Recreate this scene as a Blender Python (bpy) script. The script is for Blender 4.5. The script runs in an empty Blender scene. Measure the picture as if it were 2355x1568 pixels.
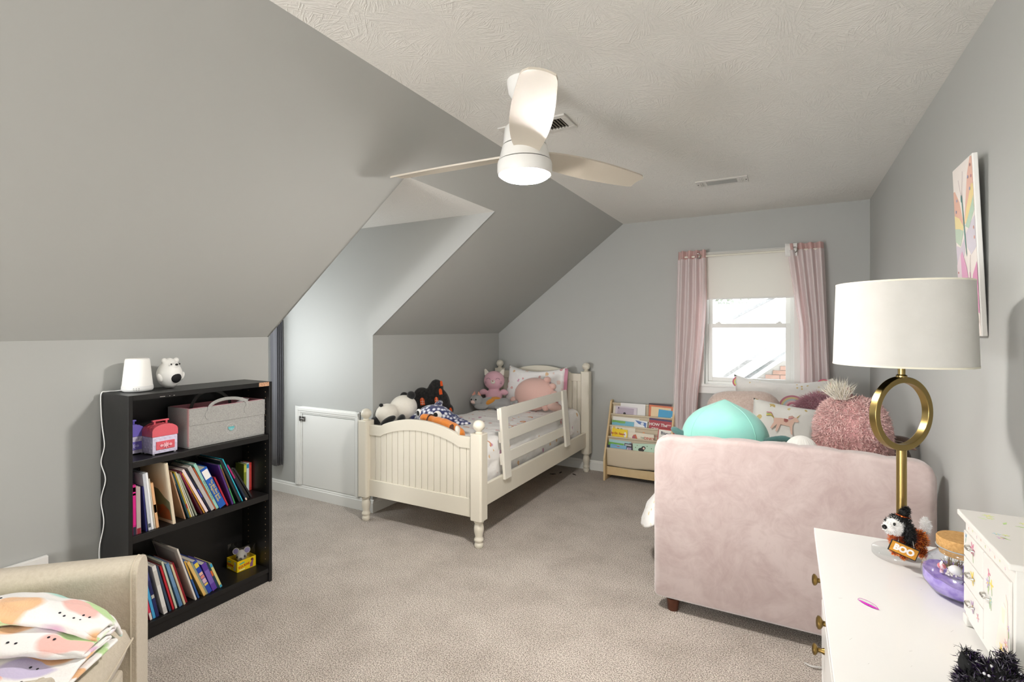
import bpy, bmesh, math, random
from math import pi, sin, cos, radians as R, sqrt, atan2
from mathutils import Vector, Matrix, noise
random.seed(7)
S = bpy.context.scene
C = S.collection

# ------------------------------------------------------------------ camera
cam_d = bpy.data.cameras.new('camera'); cam = bpy.data.objects.new('camera', cam_d); C.objects.link(cam)
cam_d.sensor_width = 36.0; cam_d.lens = 36.0*1165/2355; cam_d.shift_y = -28.8/2355
cam_d.clip_start = 0.02; cam_d.clip_end = 200
cam.location = (0, 0, 1.40); cam.rotation_euler = (R(90), 0, R(28.6))
S.camera = cam
# ------------------------------------------------------------------ exposure
S.view_settings.view_transform = 'Standard'; S.view_settings.look = 'None'
S.view_settings.gamma = 1.0; S.view_settings.exposure = 0.16
S.view_settings.use_curve_mapping = False
cy = S.cycles
cy.max_bounces = 8; cy.diffuse_bounces = 5; cy.glossy_bounces = 3; cy.transmission_bounces = 6; cy.transparent_max_bounces = 8
cy.caustics_reflective = False; cy.caustics_refractive = False; cy.sample_clamp_indirect = 6.0
# ------------------------------------------------------------------ sky
W = bpy.data.worlds.new('sky'); S.world = W; W.use_nodes = True
bg = W.node_tree.nodes['Background']; bg.inputs[0].default_value = (0.93, 0.97, 1.0, 1); bg.inputs[1].default_value = 3.4
# ------------------------------------------------------------------ area lights: sky portals in two windows and an opening added behind the camera
def portal(name, loc, rot, sx, sy):
    d = bpy.data.lights.new(name, 'AREA'); d.shape = 'RECTANGLE'; d.size = sx; d.size_y = sy
    d.cycles.is_portal = True
    o = bpy.data.objects.new(name, d); C.objects.link(o); o.location = loc; o.rotation_euler = rot
portal('portal_end_window', (-0.31, 4.90, 1.49), (R(-90), 0, 0), 0.72, 1.16)
portal('portal_dormer_window', (-4.06, 2.46, 1.30), (R(90), 0, R(-90)), 0.66, 1.12)
portal('portal_back_opening', (-1.15, -3.56, 1.40), (R(90), 0, 0), 2.9, 1.5)
# unseen point lights added to brighten the room, without fixtures
def lamp(name, loc, power, size, col=(1, .95, .88)):
    d = bpy.data.lights.new(name, 'POINT'); d.energy = power; d.shadow_soft_size = size; d.color = col
    o = bpy.data.objects.new(name, d); C.objects.link(o); o.location = loc
FAN = (-0.941, 1.834)
LENS = 390.0
lamp('rear_fill_light', (-2.4, -2.7, .85), 330, .40, (1, .99, .985))  # fill added behind the camera to lift ceiling and walls
lamp('dormer_fill_light', (-3.40, 2.26, 1.20), 12, .12, (.95, .98, 1))  # fill added out of sight to brighten the dormer wall

# ------------------------------------------------------------------ helpers
def srgb(h):
    if isinstance(h, str):
        h = h.lstrip('#'); c = [int(h[i:i+2], 16)/255 for i in (0, 2, 4)]
    else: c = [x/255 for x in h]
    return tuple(x/12.92 if x <= .04045 else ((x+.055)/1.055)**2.4 for x in c) + (1.0,)
MATS = {}
def mk(name, col, rough=.6, metal=0.0, spec=.5, noise_=None, bump=None, sheen=0.0, trans=0.0, ior=1.45, emit=None, coat=0.0, alpha=1.0, sss=0.0):
    """principled material; noise_=(scale, second colour, contrast) mottles it, bump=(scale, strength, distance)"""
    if name in MATS: return MATS[name]
    m = bpy.data.materials.new(name); m.use_nodes = True; nt = m.node_tree; b = nt.nodes['Principled BSDF']
    c = srgb(col) if not (isinstance(col, tuple) and len(col) == 4) else col
    b.inputs['Base Color'].default_value = c; b.inputs['Roughness'].default_value = rough
    b.inputs['Metallic'].default_value = metal; b.inputs['Specular IOR Level'].default_value = spec
    b.inputs['Sheen Weight'].default_value = sheen; b.inputs['Transmission Weight'].default_value = trans
    b.inputs['IOR'].default_value = ior; b.inputs['Coat Weight'].default_value = coat; b.inputs['Alpha'].default_value = alpha
    if sss: b.inputs['Subsurface Weight'].default_value = sss; b.inputs['Subsurface Radius'].default_value = (.02, .02, .02)
    if emit: b.inputs['Emission Color'].default_value = srgb(emit[0]); b.inputs['Emission Strength'].default_value = emit[1]
    tc = None
    if noise_ or bump:
        tc = nt.nodes.new('ShaderNodeTexCoord')
    if noise_:
        n = nt.nodes.new('ShaderNodeTexNoise'); n.inputs['Scale'].default_value = noise_[0]; n.inputs['Detail'].default_value = 4
        nt.links.new(tc.outputs['Object'], n.inputs['Vector'])
        r = nt.nodes.new('ShaderNodeValToRGB'); k = noise_[2] if len(noise_) > 2 else .25
        r.color_ramp.elements[0].position = .5-k; r.color_ramp.elements[1].position = .5+k
        r.color_ramp.elements[0].color = c; r.color_ramp.elements[1].color = srgb(noise_[1])
        nt.links.new(n.outputs['Fac'], r.inputs[0]); nt.links.new(r.outputs[0], b.inputs['Base Color'])
    if bump:
        n = nt.nodes.new('ShaderNodeTexNoise'); n.inputs['Scale'].default_value = bump[0]; n.inputs['Detail'].default_value = 3
        nt.links.new(tc.outputs['Object'], n.inputs['Vector'])
        bp = nt.nodes.new('ShaderNodeBump'); bp.inputs['Strength'].default_value = bump[1]; bp.inputs['Distance'].default_value = bump[2]
        nt.links.new(n.outputs['Fac'], bp.inputs['Height']); nt.links.new(bp.outputs[0], b.inputs['Normal'])
    MATS[name] = m
    return m
def colmat(hexc, rough=.5):
    return mk('print_'+hexc.lstrip('#'), hexc, rough)

class MB:
    """collects shapes, links them as one mesh object"""
    def __init__(s): s.v = []; s.f = []; s.mi = []; s.sm = []
    def add(s, vs, fs, mi=0, smooth=False):
        o = len(s.v); s.v += [tuple(v) for v in vs]
        for f in fs: s.f.append([i+o for i in f]); s.mi.append(mi); s.sm.append(smooth)
        return s
    def box(s, x0, x1, y0, y1, z0, z1, mi=0, M=None):
        vs = [Vector((x, y, z)) for z in (z0, z1) for y in (y0, y1) for x in (x0, x1)]
        if M: vs = [M @ v for v in vs]
        return s.add(vs, [(0,2,3,1),(4,5,7,6),(0,1,5,4),(2,6,7,3),(0,4,6,2),(1,3,7,5)], mi)
    def lathe(s, prof, seg=24, c=(0,0,0), M=None, mi=0, smooth=True):
        vs = []; fs = []; c = Vector(c)
        for r, z in prof:
            for k in range(seg):
                a = 2*pi*k/seg; v = Vector((r*cos(a), r*sin(a), z)); v = (M @ v if M else v)+c; vs.append(v)
        n = len(prof)
        for i in range(n-1):
            for k in range(seg):
                k2 = (k+1) % seg; fs.append((i*seg+k, i*seg+k2, (i+1)*seg+k2, (i+1)*seg+k))
        if prof[0][0] > 1e-6: fs.append(tuple(reversed(range(seg))))
        if prof[-1][0] > 1e-6: fs.append(tuple(range((n-1)*seg, n*seg)))
        return s.add(vs, fs, mi, smooth)
    def ell(s, c, r, M=None, seg=20, rings=12, mi=0, fn=None):
        if isinstance(r, (int, float)): r = (r, r, r)
        vs = []; fs = []; c = Vector(c)
        def P(th, ph):
            v = Vector((cos(ph)*sin(th), sin(ph)*sin(th), cos(th)))
            if fn: v = fn(v)
            v = Vector((v.x*r[0], v.y*r[1], v.z*r[2])); return (M @ v if M else v)+c
        vs.append(P(0, 0))
        for i in range(1, rings):
            for k in range(seg): vs.append(P(pi*i/rings, 2*pi*k/seg))
        vs.append(P(pi, 0)); L = len(vs)-1
        for k in range(seg): fs.append((0, 1+k, 1+(k+1) % seg)); fs.append((L, L-seg+(k+1) % seg, L-seg+k))
        for i in range(rings-2):
            a = 1+i*seg
            for k in range(seg): fs.append((a+k, a+seg+k, a+seg+(k+1) % seg, a+(k+1) % seg))
        return s.add(vs, fs, mi, True)
    def tube(s, pts, r, seg=10, mi=0, caps=True, closed=False):
        pts = [Vector(p) for p in pts]; n = len(pts); rs = r if isinstance(r, (list, tuple)) else [r]*n
        t0 = (pts[1]-pts[0]).normalized(); up = Vector((0, 0, 1)) if abs(t0.z) < .9 else Vector((1, 0, 0))
        nx = t0.cross(up).normalized(); vs = []; fs = []
        for i, p in enumerate(pts):
            if closed: t = (pts[(i+1) % n]-pts[i-1]).normalized()
            else: t = (pts[min(i+1, n-1)]-pts[max(i-1, 0)]).normalized()
            nx = (nx-t*nx.dot(t)).normalized(); ny = t.cross(nx)
            for k in range(seg):
                a = 2*pi*k/seg; vs.append(p+(nx*cos(a)+ny*sin(a))*rs[i])
        for i in range(n if closed else n-1):
            j = (i+1) % n
            for k in range(seg):
                k2 = (k+1) % seg; fs.append((i*seg+k, i*seg+k2, j*seg+k2, j*seg+k))
        if caps and not closed: fs.append(tuple(reversed(range(seg)))); fs.append(tuple(range((n-1)*seg, n*seg)))
        return s.add(vs, fs, mi, True)
    def grid(s, fn, nu, nv, mi=0, smooth=True, cu=False, cv=False):
        vs = []; fs = []; NU = nu if cu else nu+1; NV = nv if cv else nv+1
        for i in range(NU):
            for j in range(NV): vs.append(Vector(fn(i/nu, j/nv)))
        for i in range(nu):
            for j in range(nv):
                i2 = (i+1) % NU; j2 = (j+1) % NV
                fs.append((i*NV+j, i2*NV+j, i2*NV+j2, i*NV+j2))
        return s.add(vs, fs, mi, smooth)
    def prism(s, poly, M, d, mi=0, smooth=False):
        """poly in local xy, extruded from z=0 to z=d, placed by M"""
        n = len(poly); vs = [M @ Vector((x, y, 0)) for x, y in poly]+[M @ Vector((x, y, d)) for x, y in poly]
        a = sum(poly[i][0]*poly[(i+1) % n][1]-poly[(i+1) % n][0]*poly[i][1] for i in range(n))
        fs = [tuple(reversed(range(n))), tuple(range(n, 2*n))]+[(i, (i+1) % n, n+(i+1) % n, n+i) for i in range(n)]
        if (a < 0) != (d < 0): fs = [tuple(reversed(f)) for f in fs]
        return s.add(vs, fs, mi, smooth)
    def flat(s, poly, M, mi=0):
        return s.add([M @ Vector((x, y, 0)) for x, y in poly], [tuple(range(len(poly)))], mi)
    def mesh(s, name, mats, angle=None):
        me = bpy.data.meshes.new(name); me.from_pydata([tuple(v) for v in s.v], [], s.f)
        for m in (mats if isinstance(mats, (list, tuple)) else [mats]): me.materials.append(m)
        me.polygons.foreach_set('material_index', s.mi); me.polygons.foreach_set('use_smooth', s.sm if angle is None else [True]*len(s.f))
        me.update()
        if angle is not None: me.set_sharp_from_angle(angle=R(angle))
        elif any(s.sm): me.set_sharp_from_angle(angle=R(50))
        return me
    def obj(s, name, mats, parent=None, off=None, bevel=0, seg=2, angle=None, remesh=0, smooth_it=4, recalc=False):
        if off is not None: s.v = [(v[0]-off[0], v[1]-off[1], v[2]-off[2]) for v in s.v]
        me = s.mesh(name, mats, angle)
        if recalc:
            bm = bmesh.new(); bm.from_mesh(me); bmesh.ops.recalc_face_normals(bm, faces=bm.faces); bm.to_mesh(me); bm.free()
        o = bpy.data.objects.new(name, me); C.objects.link(o)
        if parent is not None: o.parent = parent
        elif off is not None: o.location = off
        if remesh:
            r = o.modifiers.new('skin', 'REMESH'); r.mode = 'VOXEL'; r.voxel_size = remesh; r.use_smooth_shade = True
            k = o.modifiers.new('soft', 'SMOOTH'); k.factor = .6; k.iterations = smooth_it
        if bevel:
            b = o.modifiers.new('edge', 'BEVEL'); b.width = bevel; b.segments = seg; b.limit_method = 'ANGLE'; b.angle_limit = R(35)
        return o
def tag(o, label, cat, group=None, kind=None):
    o['label'] = label
    if cat: o['category'] = cat
    if group: o['group'] = group
    if kind: o['kind'] = kind
    return o
def thing(name, label, cat, loc=(0, 0, 0), rot=(0, 0, 0), group=None):
    o = bpy.data.objects.new(name, None); C.objects.link(o); o.location = loc; o.rotation_euler = rot
    o.empty_display_size = .05
    return tag(o, label, cat, group)
def struct(o, label=None):
    o['kind'] = 'structure'
    if label: o['label'] = label
    return o
def T(x, y, z): return Matrix.Translation((x, y, z))
def RX(d): return Matrix.Rotation(R(d), 4, 'X')
def RY(d): return Matrix.Rotation(R(d), 4, 'Y')
def RZ(d): return Matrix.Rotation(R(d), 4, 'Z')
def basis(o, x, y):
    """matrix with local x, y along the given directions and z = x cross y"""
    x = Vector(x).normalized(); y = Vector(y); y = (y-x*y.dot(x)).normalized(); z = x.cross(y)
    M = Matrix((x, y, z)).transposed().to_4x4(); M.translation = Vector(o); return M
def text(name, body, size, mat, parent, M, align='CENTER', extrude=.0002, bold=0.0, sx=1.0, space=1.0):
    cu = bpy.data.curves.new(name, 'FONT'); cu.body = body; cu.size = size; cu.extrude = extrude
    cu.align_x = align; cu.align_y = 'CENTER'; cu.offset = bold; cu.space_character = space; cu.resolution_u = 3
    tmp = bpy.data.objects.new('tmp', cu); C.objects.link(tmp)
    dg = bpy.context.evaluated_depsgraph_get(); dg.update()
    me = bpy.data.meshes.new_from_object(tmp.evaluated_get(dg)); bpy.data.objects.remove(tmp); bpy.data.curves.remove(cu)
    me.transform(M @ Matrix.Diagonal((sx, 1, 1, 1))); me.materials.clear(); me.materials.append(mat); me.name = name
    o = bpy.data.objects.new(name, me); C.objects.link(o)
    if parent is not None: o.parent = parent
    return o
def circle(r, n=20, cx=0, cy=0, ry=None, a0=0.0):
    ry = r if ry is None else ry
    return [(cx+r*cos(a0+2*pi*k/n), cy+ry*sin(a0+2*pi*k/n)) for k in range(n)]
def arc_band(r0, r1, a0=0, a1=180, n=16, cx=0, cy=0):
    p = [(cx+r1*cos(R(a0+(a1-a0)*k/n)), cy+r1*sin(R(a0+(a1-a0)*k/n))) for k in range(n+1)]
    return p+[(cx+r0*cos(R(a1+(a0-a1)*k/n)), cy+r0*sin(R(a1+(a0-a1)*k/n))) for k in range(n+1)]
def fbm(p, sc, oct=3):
    return noise.fractal(Vector(p)*sc, 1.0, 2.0, oct)
def catmull(pts, n=8):
    pts = [Vector(p) for p in pts]; out = []
    for i in range(len(pts)-1):
        p0 = pts[max(i-1, 0)]; p1 = pts[i]; p2 = pts[i+1]; p3 = pts[min(i+2, len(pts)-1)]
        for k in range(n):
            t = k/n; out.append(.5*((2*p1)+(p2-p0)*t+(2*p0-5*p1+4*p2-p3)*t*t+(3*p1-p0-3*p2+p3)*t**3))
    return out+[pts[-1]]
def fur(mb, samples, length, width, spread=.5, droop=0.0, mi=0, rnd=random, bend=.3):
    """thin blades (two triangles each) grown from (position, normal) samples"""
    for p, n in samples:
        p = Vector(p); n = Vector(n).normalized()
        d = (n+Vector((rnd.gauss(0, spread), rnd.gauss(0, spread), rnd.gauss(0, spread)-droop))).normalized()
        L = length*rnd.uniform(.6, 1.15); sd = d.cross(Vector((rnd.gauss(0, 1), rnd.gauss(0, 1), rnd.gauss(0, 1))))
        if sd.length < 1e-5: continue
        sd = sd.normalized()*width/2
        mid = p+d*L*.55; tip = mid+(d+Vector((rnd.gauss(0, bend), rnd.gauss(0, bend), rnd.gauss(0, bend)-droop))).normalized()*L*.45
        mb.add([p-sd, p+sd, mid+sd*.8, mid-sd*.8, tip], [(0, 1, 2, 3), (3, 2, 4)], mi)
def ell_samples(c, r, n, M=None, keep=None, rnd=random, fn=None):
    out = []
    c = Vector(c)
    while len(out) < n:
        z = rnd.uniform(-1, 1); a = rnd.uniform(0, 2*pi); q = sqrt(1-z*z); v = Vector((q*cos(a), q*sin(a), z))
        w = fn(v) if fn else v
        p = Vector((w.x*r[0], w.y*r[1], w.z*r[2])); nn = Vector((v.x/r[0], v.y/r[1], v.z/r[2])).normalized()
        if M: p = M @ p; nn = M.to_3x3() @ nn
        p = p+c
        if keep is None or keep(p, nn): out.append((p, nn))
    return out
def island_mat(name, stops, rough=.6, sheen=0.0, metal=0.0, spec=.4):
    """colour varies from one strand to the next"""
    if name in MATS: return MATS[name]
    m = mk(name, stops[0], rough, metal, spec, sheen=sheen); nt = m.node_tree
    g = nt.nodes.new('ShaderNodeNewGeometry'); r = nt.nodes.new('ShaderNodeValToRGB'); r.color_ramp.interpolation = 'LINEAR'
    while len(r.color_ramp.elements) < len(stops): r.color_ramp.elements.new(.5)
    for i, e in enumerate(r.color_ramp.elements): e.position = i/max(1, len(stops)-1)
    for e, c in zip(r.color_ramp.elements, stops): e.color = srgb(c)
    nt.links.new(g.outputs['Random Per Island'], r.inputs[0]); nt.links.new(r.outputs[0], nt.nodes['Principled BSDF'].inputs['Base Color'])
    return m

# ------------------------------------------------------------------ materials of the room
def N(nt, t, **kw):
    n = nt.nodes.new(t)
    for k, v in kw.items(): setattr(n, k, v)
    return n
def math_(nt, op, a, b=None, clamp=False):
    n = nt.nodes.new('ShaderNodeMath'); n.operation = op; n.use_clamp = clamp
    for i, x in enumerate((a, b)):
        if x is None: continue
        if isinstance(x, (int, float)): n.inputs[i].default_value = x
        else: nt.links.new(x, n.inputs[i])
    return n.outputs[0]
M_wall = mk('grey_wall_paint', '#b4b5b2', .55, spec=.3, bump=(140, .05, .002))
M_trim = mk('white_trim_paint', '#e6e6e2', .35)
M_white = mk('white_plastic', '#ececea', .35)
def ceiling_mat():
    m = mk('stomped_ceiling_plaster', '#e6e4df', .9, spec=.2); nt = m.node_tree; L = nt.links; b = nt.nodes['Principled BSDF']
    tc = N(nt, 'ShaderNodeTexCoord'); wob = N(nt, 'ShaderNodeTexNoise'); wob.inputs['Scale'].default_value = 6
    L.new(tc.outputs['Object'], wob.inputs['Vector'])
    w1 = N(nt, 'ShaderNodeVectorMath', operation='SUBTRACT'); w1.inputs[1].default_value = (.5, .5, .5); L.new(wob.outputs['Color'], w1.inputs[0])
    w2 = N(nt, 'ShaderNodeVectorMath', operation='SCALE'); w2.inputs['Scale'].default_value = .035; L.new(w1.outputs[0], w2.inputs[0])
    co = N(nt, 'ShaderNodeVectorMath', operation='ADD'); L.new(tc.outputs['Object'], co.inputs[0]); L.new(w2.outputs[0], co.inputs[1])
    hs = []
    for sc, off in ((3.4, (0, 0, 0)), (3.9, (3.7, 1.3, 0))):
        ad = N(nt, 'ShaderNodeVectorMath', operation='ADD'); ad.inputs[1].default_value = off; L.new(co.outputs[0], ad.inputs[0])
        vo = N(nt, 'ShaderNodeTexVoronoi', voronoi_dimensions='2D'); vo.inputs['Scale'].default_value = sc; L.new(ad.outputs[0], vo.inputs['Vector'])
        df = N(nt, 'ShaderNodeVectorMath', operation='SUBTRACT'); L.new(ad.outputs[0], df.inputs[0]); L.new(vo.outputs['Position'], df.inputs[1])
        fl = N(nt, 'ShaderNodeVectorMath', operation='MULTIPLY'); fl.inputs[1].default_value = (1, 1, 0); L.new(df.outputs[0], fl.inputs[0])
        nm = N(nt, 'ShaderNodeVectorMath', operation='NORMALIZE'); L.new(fl.outputs[0], nm.inputs[0])
        ln = N(nt, 'ShaderNodeVectorMath', operation='LENGTH'); L.new(fl.outputs[0], ln.inputs[0])
        s1 = N(nt, 'ShaderNodeVectorMath', operation='SCALE'); s1.inputs['Scale'].default_value = 9.0; L.new(nm.outputs[0], s1.inputs[0])
        cb = N(nt, 'ShaderNodeCombineXYZ'); L.new(math_(nt, 'MULTIPLY', ln.outputs['Value'], 5.0), cb.inputs[2])
        s2 = N(nt, 'ShaderNodeVectorMath', operation='ADD'); L.new(s1.outputs[0], s2.inputs[0]); L.new(cb.outputs[0], s2.inputs[1])
        s3 = N(nt, 'ShaderNodeVectorMath', operation='ADD'); L.new(s2.outputs[0], s3.inputs[0]); L.new(vo.outputs['Color'], s3.inputs[1])
        no = N(nt, 'ShaderNodeTexNoise'); no.inputs['Scale'].default_value = 2.6; no.inputs['Detail'].default_value = 3; L.new(s3.outputs[0], no.inputs['Vector'])
        hs.append(math_(nt, 'POWER', math_(nt, 'MULTIPLY', math_(nt, 'SUBTRACT', no.outputs['Fac'], .42), 4.0, True), 2.0))
    fine = N(nt, 'ShaderNodeTexNoise'); fine.inputs['Scale'].default_value = 90; L.new(tc.outputs['Object'], fine.inputs['Vector'])
    h = math_(nt, 'ADD', math_(nt, 'MAXIMUM', hs[0], hs[1]), math_(nt, 'MULTIPLY', fine.outputs['Fac'], .3))
    bp = N(nt, 'ShaderNodeBump'); bp.inputs['Strength'].default_value = .36; bp.inputs['Distance'].default_value = .007
    L.new(h, bp.inputs['Height']); L.new(bp.outputs[0], b.inputs['Normal'])
    return m
M_ceil = ceiling_mat()
def carpet_mat():
    m = mk('grey_beige_carpet', '#b5aaa0', .95, spec=.1, sheen=.15); nt = m.node_tree; L = nt.links; b = nt.nodes['Principled BSDF']
    tc = N(nt, 'ShaderNodeTexCoord'); n1 = N(nt, 'ShaderNodeTexNoise'); n1.inputs['Scale'].default_value = 190; n1.inputs['Detail'].default_value = 3
    n2 = N(nt, 'ShaderNodeTexNoise'); n2.inputs['Scale'].default_value = 3.2; n2.inputs['Detail'].default_value = 5; n2.inputs['Roughness'].default_value = .65
    vo = N(nt, 'ShaderNodeTexVoronoi'); vo.inputs['Scale'].default_value = 210
    for n in (n1, n2, vo): L.new(tc.outputs['Object'], n.inputs['Vector'])
    r = N(nt, 'ShaderNodeValToRGB'); r.color_ramp.elements[0].position = .38; r.color_ramp.elements[1].position = .62
    r.color_ramp.elements[0].color = srgb('#85796f'); r.color_ramp.elements[1].color = srgb('#e0d7cc'); L.new(n1.outputs['Fac'], r.inputs[0])
    r2 = N(nt, 'ShaderNodeValToRGB'); r2.color_ramp.elements[0].position = .33; r2.color_ramp.elements[1].position = .6
    r2.color_ramp.elements[0].color = (.80, .79, .78, 1); r2.color_ramp.elements[1].color = (1, 1, 1, 1); L.new(n2.outputs['Fac'], r2.inputs[0])
    mx = N(nt, 'ShaderNodeMix', data_type='RGBA', blend_type='MULTIPLY'); mx.inputs[0].default_value = 1
    L.new(r.outputs[0], mx.inputs[6]); L.new(r2.outputs[0], mx.inputs[7]); L.new(mx.outputs[2], b.inputs['Base Color'])
    bp = N(nt, 'ShaderNodeBump'); bp.inputs['Strength'].default_value = .8; bp.inputs['Distance'].default_value = .006
    L.new(math_(nt, 'ADD', vo.outputs['Distance'], n1.outputs['Fac']), bp.inputs['Height']); L.new(bp.outputs[0], b.inputs['Normal'])
    return m
M_carpet = carpet_mat()
M_glass = bpy.data.materials.new('window_glass'); M_glass.use_nodes = True
def thin_glass(m, tint=(1, 1, 1, 1), refl=.08):
    nt = m.node_tree; nt.nodes.remove(nt.nodes['Principled BSDF']); out = nt.nodes['Material Output']
    a = N(nt, 'ShaderNodeBsdfTransparent'); a.inputs[0].default_value = tint; g = N(nt, 'ShaderNodeBsdfGlossy'); g.inputs['Roughness'].default_value = .02
    mx = N(nt, 'ShaderNodeMixShader'); mx.inputs[0].default_value = refl
    nt.links.new(a.outputs[0], mx.inputs[1]); nt.links.new(g.outputs[0], mx.inputs[2]); nt.links.new(mx.outputs[0], out.inputs[0])
    return m
thin_glass(M_glass)
def rim_glass(m, tint, lo, hi):
    m.use_nodes = True
    thin_glass(m, tint); nt = m.node_tree; lw = N(nt, 'ShaderNodeLayerWeight'); lw.inputs[0].default_value = .35
    mr = N(nt, 'ShaderNodeMapRange'); mr.inputs[3].default_value = lo; mr.inputs[4].default_value = hi
    nt.links.new(math_(nt, 'POWER', lw.outputs['Facing'], 2.5), mr.inputs[0])
    for n in nt.nodes:
        if n.type == 'MIX_SHADER': nt.links.new(mr.outputs[0], n.inputs[0])
    return m

# ------------------------------------------------------------------ room shell
XR, YE, ZC, XK, ZK, XS = 0.559, 4.793, 2.405, -2.778, 1.348, -1.395   # right wall, end wall, ceiling, knee wall, knee height, top of slope
YB = -3.5                                                             # wall behind the camera
D0, D1, ZD, XD = 1.997, 2.880, 2.172, -3.97                           # dormer cheeks, ceiling and window wall
SL = (ZC-ZK)/(XS-XK)
XSD = XK+(ZD-ZK)/SL                                                   # where the dormer ceiling meets the slope
th = .10
m = MB(); m.box(XD-th, XR+th, YB-th, YE+th, -.10, 0); struct(m.obj('floor', M_carpet), 'grey beige cut pile carpet floor')
m = MB(); m.box(XS, XR+th, YB-th, YE+th, ZC, ZC+.08); struct(m.obj('ceiling', M_ceil), 'flat ceiling with stomped plaster texture')
m = MB(); m.box(XR, XR+th, YB-th, YE+th, 0, ZC); struct(m.obj('wall_right', M_wall), 'plain grey wall beside the daybed')
# left knee walls and slopes, either side of the dormer
def slope(y0, y1, x0, x1):
    nx, nz = -SL/sqrt(1+SL*SL)*.08, 1/sqrt(1+SL*SL)*.08
    z0, z1 = ZK+(x0-XK)*SL, ZK+(x1-XK)*SL
    return [(x0, y0, z0), (x1, y0, z1), (x1, y1, z1), (x0, y1, z0), (x0+nx, y0, z0+nz), (x1+nx, y0, z1+nz), (x1+nx, y1, z1+nz), (x0+nx, y1, z0+nz)]
BF = [(0, 1, 2, 3), (7, 6, 5, 4), (0, 4, 5, 1), (1, 5, 6, 2), (2, 6, 7, 3), (3, 7, 4, 0)]
for nm, y0, y1, x0, lb in (('ceiling_left', YB, D0, XK, 'sloped grey ceiling over the bookcase'), ('ceiling_end', D1, YE, XK, 'sloped grey ceiling over the white bed'), ('ceiling_middle', D0, D1, XSD, 'sloped grey ceiling above the dormer')):
    m = MB(); m.add(slope(y0, y1, x0, XS), BF); struct(m.obj(nm, M_wall), lb)
m = MB(); m.box(XK-th, XK, YB-th, D0-.012, 0, ZK+.06); struct(m.obj('wall_left', M_wall), 'low grey knee wall behind the bookcase')
m = MB(); m.box(XK-th, XK, D1+.012, YE+th, 0, ZK+.06); struct(m.obj('wall_left_end', M_wall), 'low grey knee wall beside the white bed')
# dormer cheeks (thin, plastered), ceiling and window wall
def cheek(y0, y1):
    poly = [(XD-th, 0), (XK, 0), (XK, ZK), (XSD, ZD), (XSD-.06, ZD+.05), (XD-th, ZD+.05)]
    m = MB(); m.prism(poly, basis((0, y1, 0), (1, 0, 0), (0, 0, 1)), y1-y0); return m
struct(cheek(D0-.012, D0).obj('wall_dormer_left', M_wall, recalc=True), 'dormer side wall hidden behind the slope')
struct(cheek(D1, D1+.012).obj('wall_dormer_right', M_wall, recalc=True), 'bright dormer side wall with the access door')
m = MB(); m.box(XD-th, XSD, D0, D1, ZD, ZD+.06); struct(m.obj('ceiling_dormer', M_ceil), 'small textured dormer ceiling')
def wall_hole(name, axis, c0, c1, u0, u1, z0, z1, hu0, hu1, hz0, hz1, label):
    m = MB()
    for a, b, p, q in ((u0, u1, z0, hz0), (u0, u1, hz1, z1), (u0, hu0, hz0, hz1), (hu1, u1, hz0, hz1)):
        if axis == 'y': m.box(a, b, c0, c1, p, q)
        else: m.box(c0, c1, a, b, p, q)
    return struct(m.obj(name, M_wall), label)
W1 = (-0.66, 0.045, .90, 2.025)      # end window opening x0 x1 z0 z1
wall_hole('wall_end', 'y', YE, YE+.14, XK-th, XR+th, 0, ZC+.06, W1[0], W1[1], W1[2], W1[3], 'grey end wall with the curtained window')
wall_hole('wall_dormer_end', 'x', XD-th, XD, D0-.012, D1+.012, 0, ZD+.06, 2.13, 2.79, .74, 1.86, 'dormer window wall')
wall_hole('wall_back', 'y', YB-th, YB, XK-th, XR+th, 0, ZC+.06, -2.6, .3, .65, 2.15, 'wall behind the camera with a wide opening added for light')  # unseen opening added so that sky light enters from behind
# baseboards with a small moulded top
def baseboard(name, p0, p1, n, label):
    """runs from p0 to p1, n = direction into the room"""
    p0, p1, n = Vector((*p0, 0)), Vector((*p1, 0)), Vector((*n, 0)); d = (p1-p0).normalized()
    prof = [(0, 0), (.013, 0), (.013, .072), (.009, .078), (.009, .086), (.005, .093), (0, .096)]
    M = basis(p0, n, (0, 0, 1)); L = (p1-p0).length
    if M.to_3x3() @ Vector((0, 0, 1)) @ d < 0: M = basis(p1, n, (0, 0, 1))
    m = MB(); m.prism(prof, M, L); return struct(m.obj(name, M_trim, recalc=True), label)
baseboard('baseboard_left', (XK, YB), (XK, D0-.01), (1, 0), 'white baseboard behind the bookcase')
baseboard('baseboard_left_end', (XK, D1), (XK, YE), (1, 0), 'white baseboard under the white bed')
baseboard('baseboard_end', (XK, YE), (XR, YE), (0, -1), 'white baseboard along the window wall')
baseboard('baseboard_right', (XR, YB), (XR, YE), (-1, 0), 'white baseboard along the right wall')
baseboard('baseboard_dormer', (XD, D1), (XK+.013, D1), (0, -1), 'white baseboard under the access door')
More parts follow.
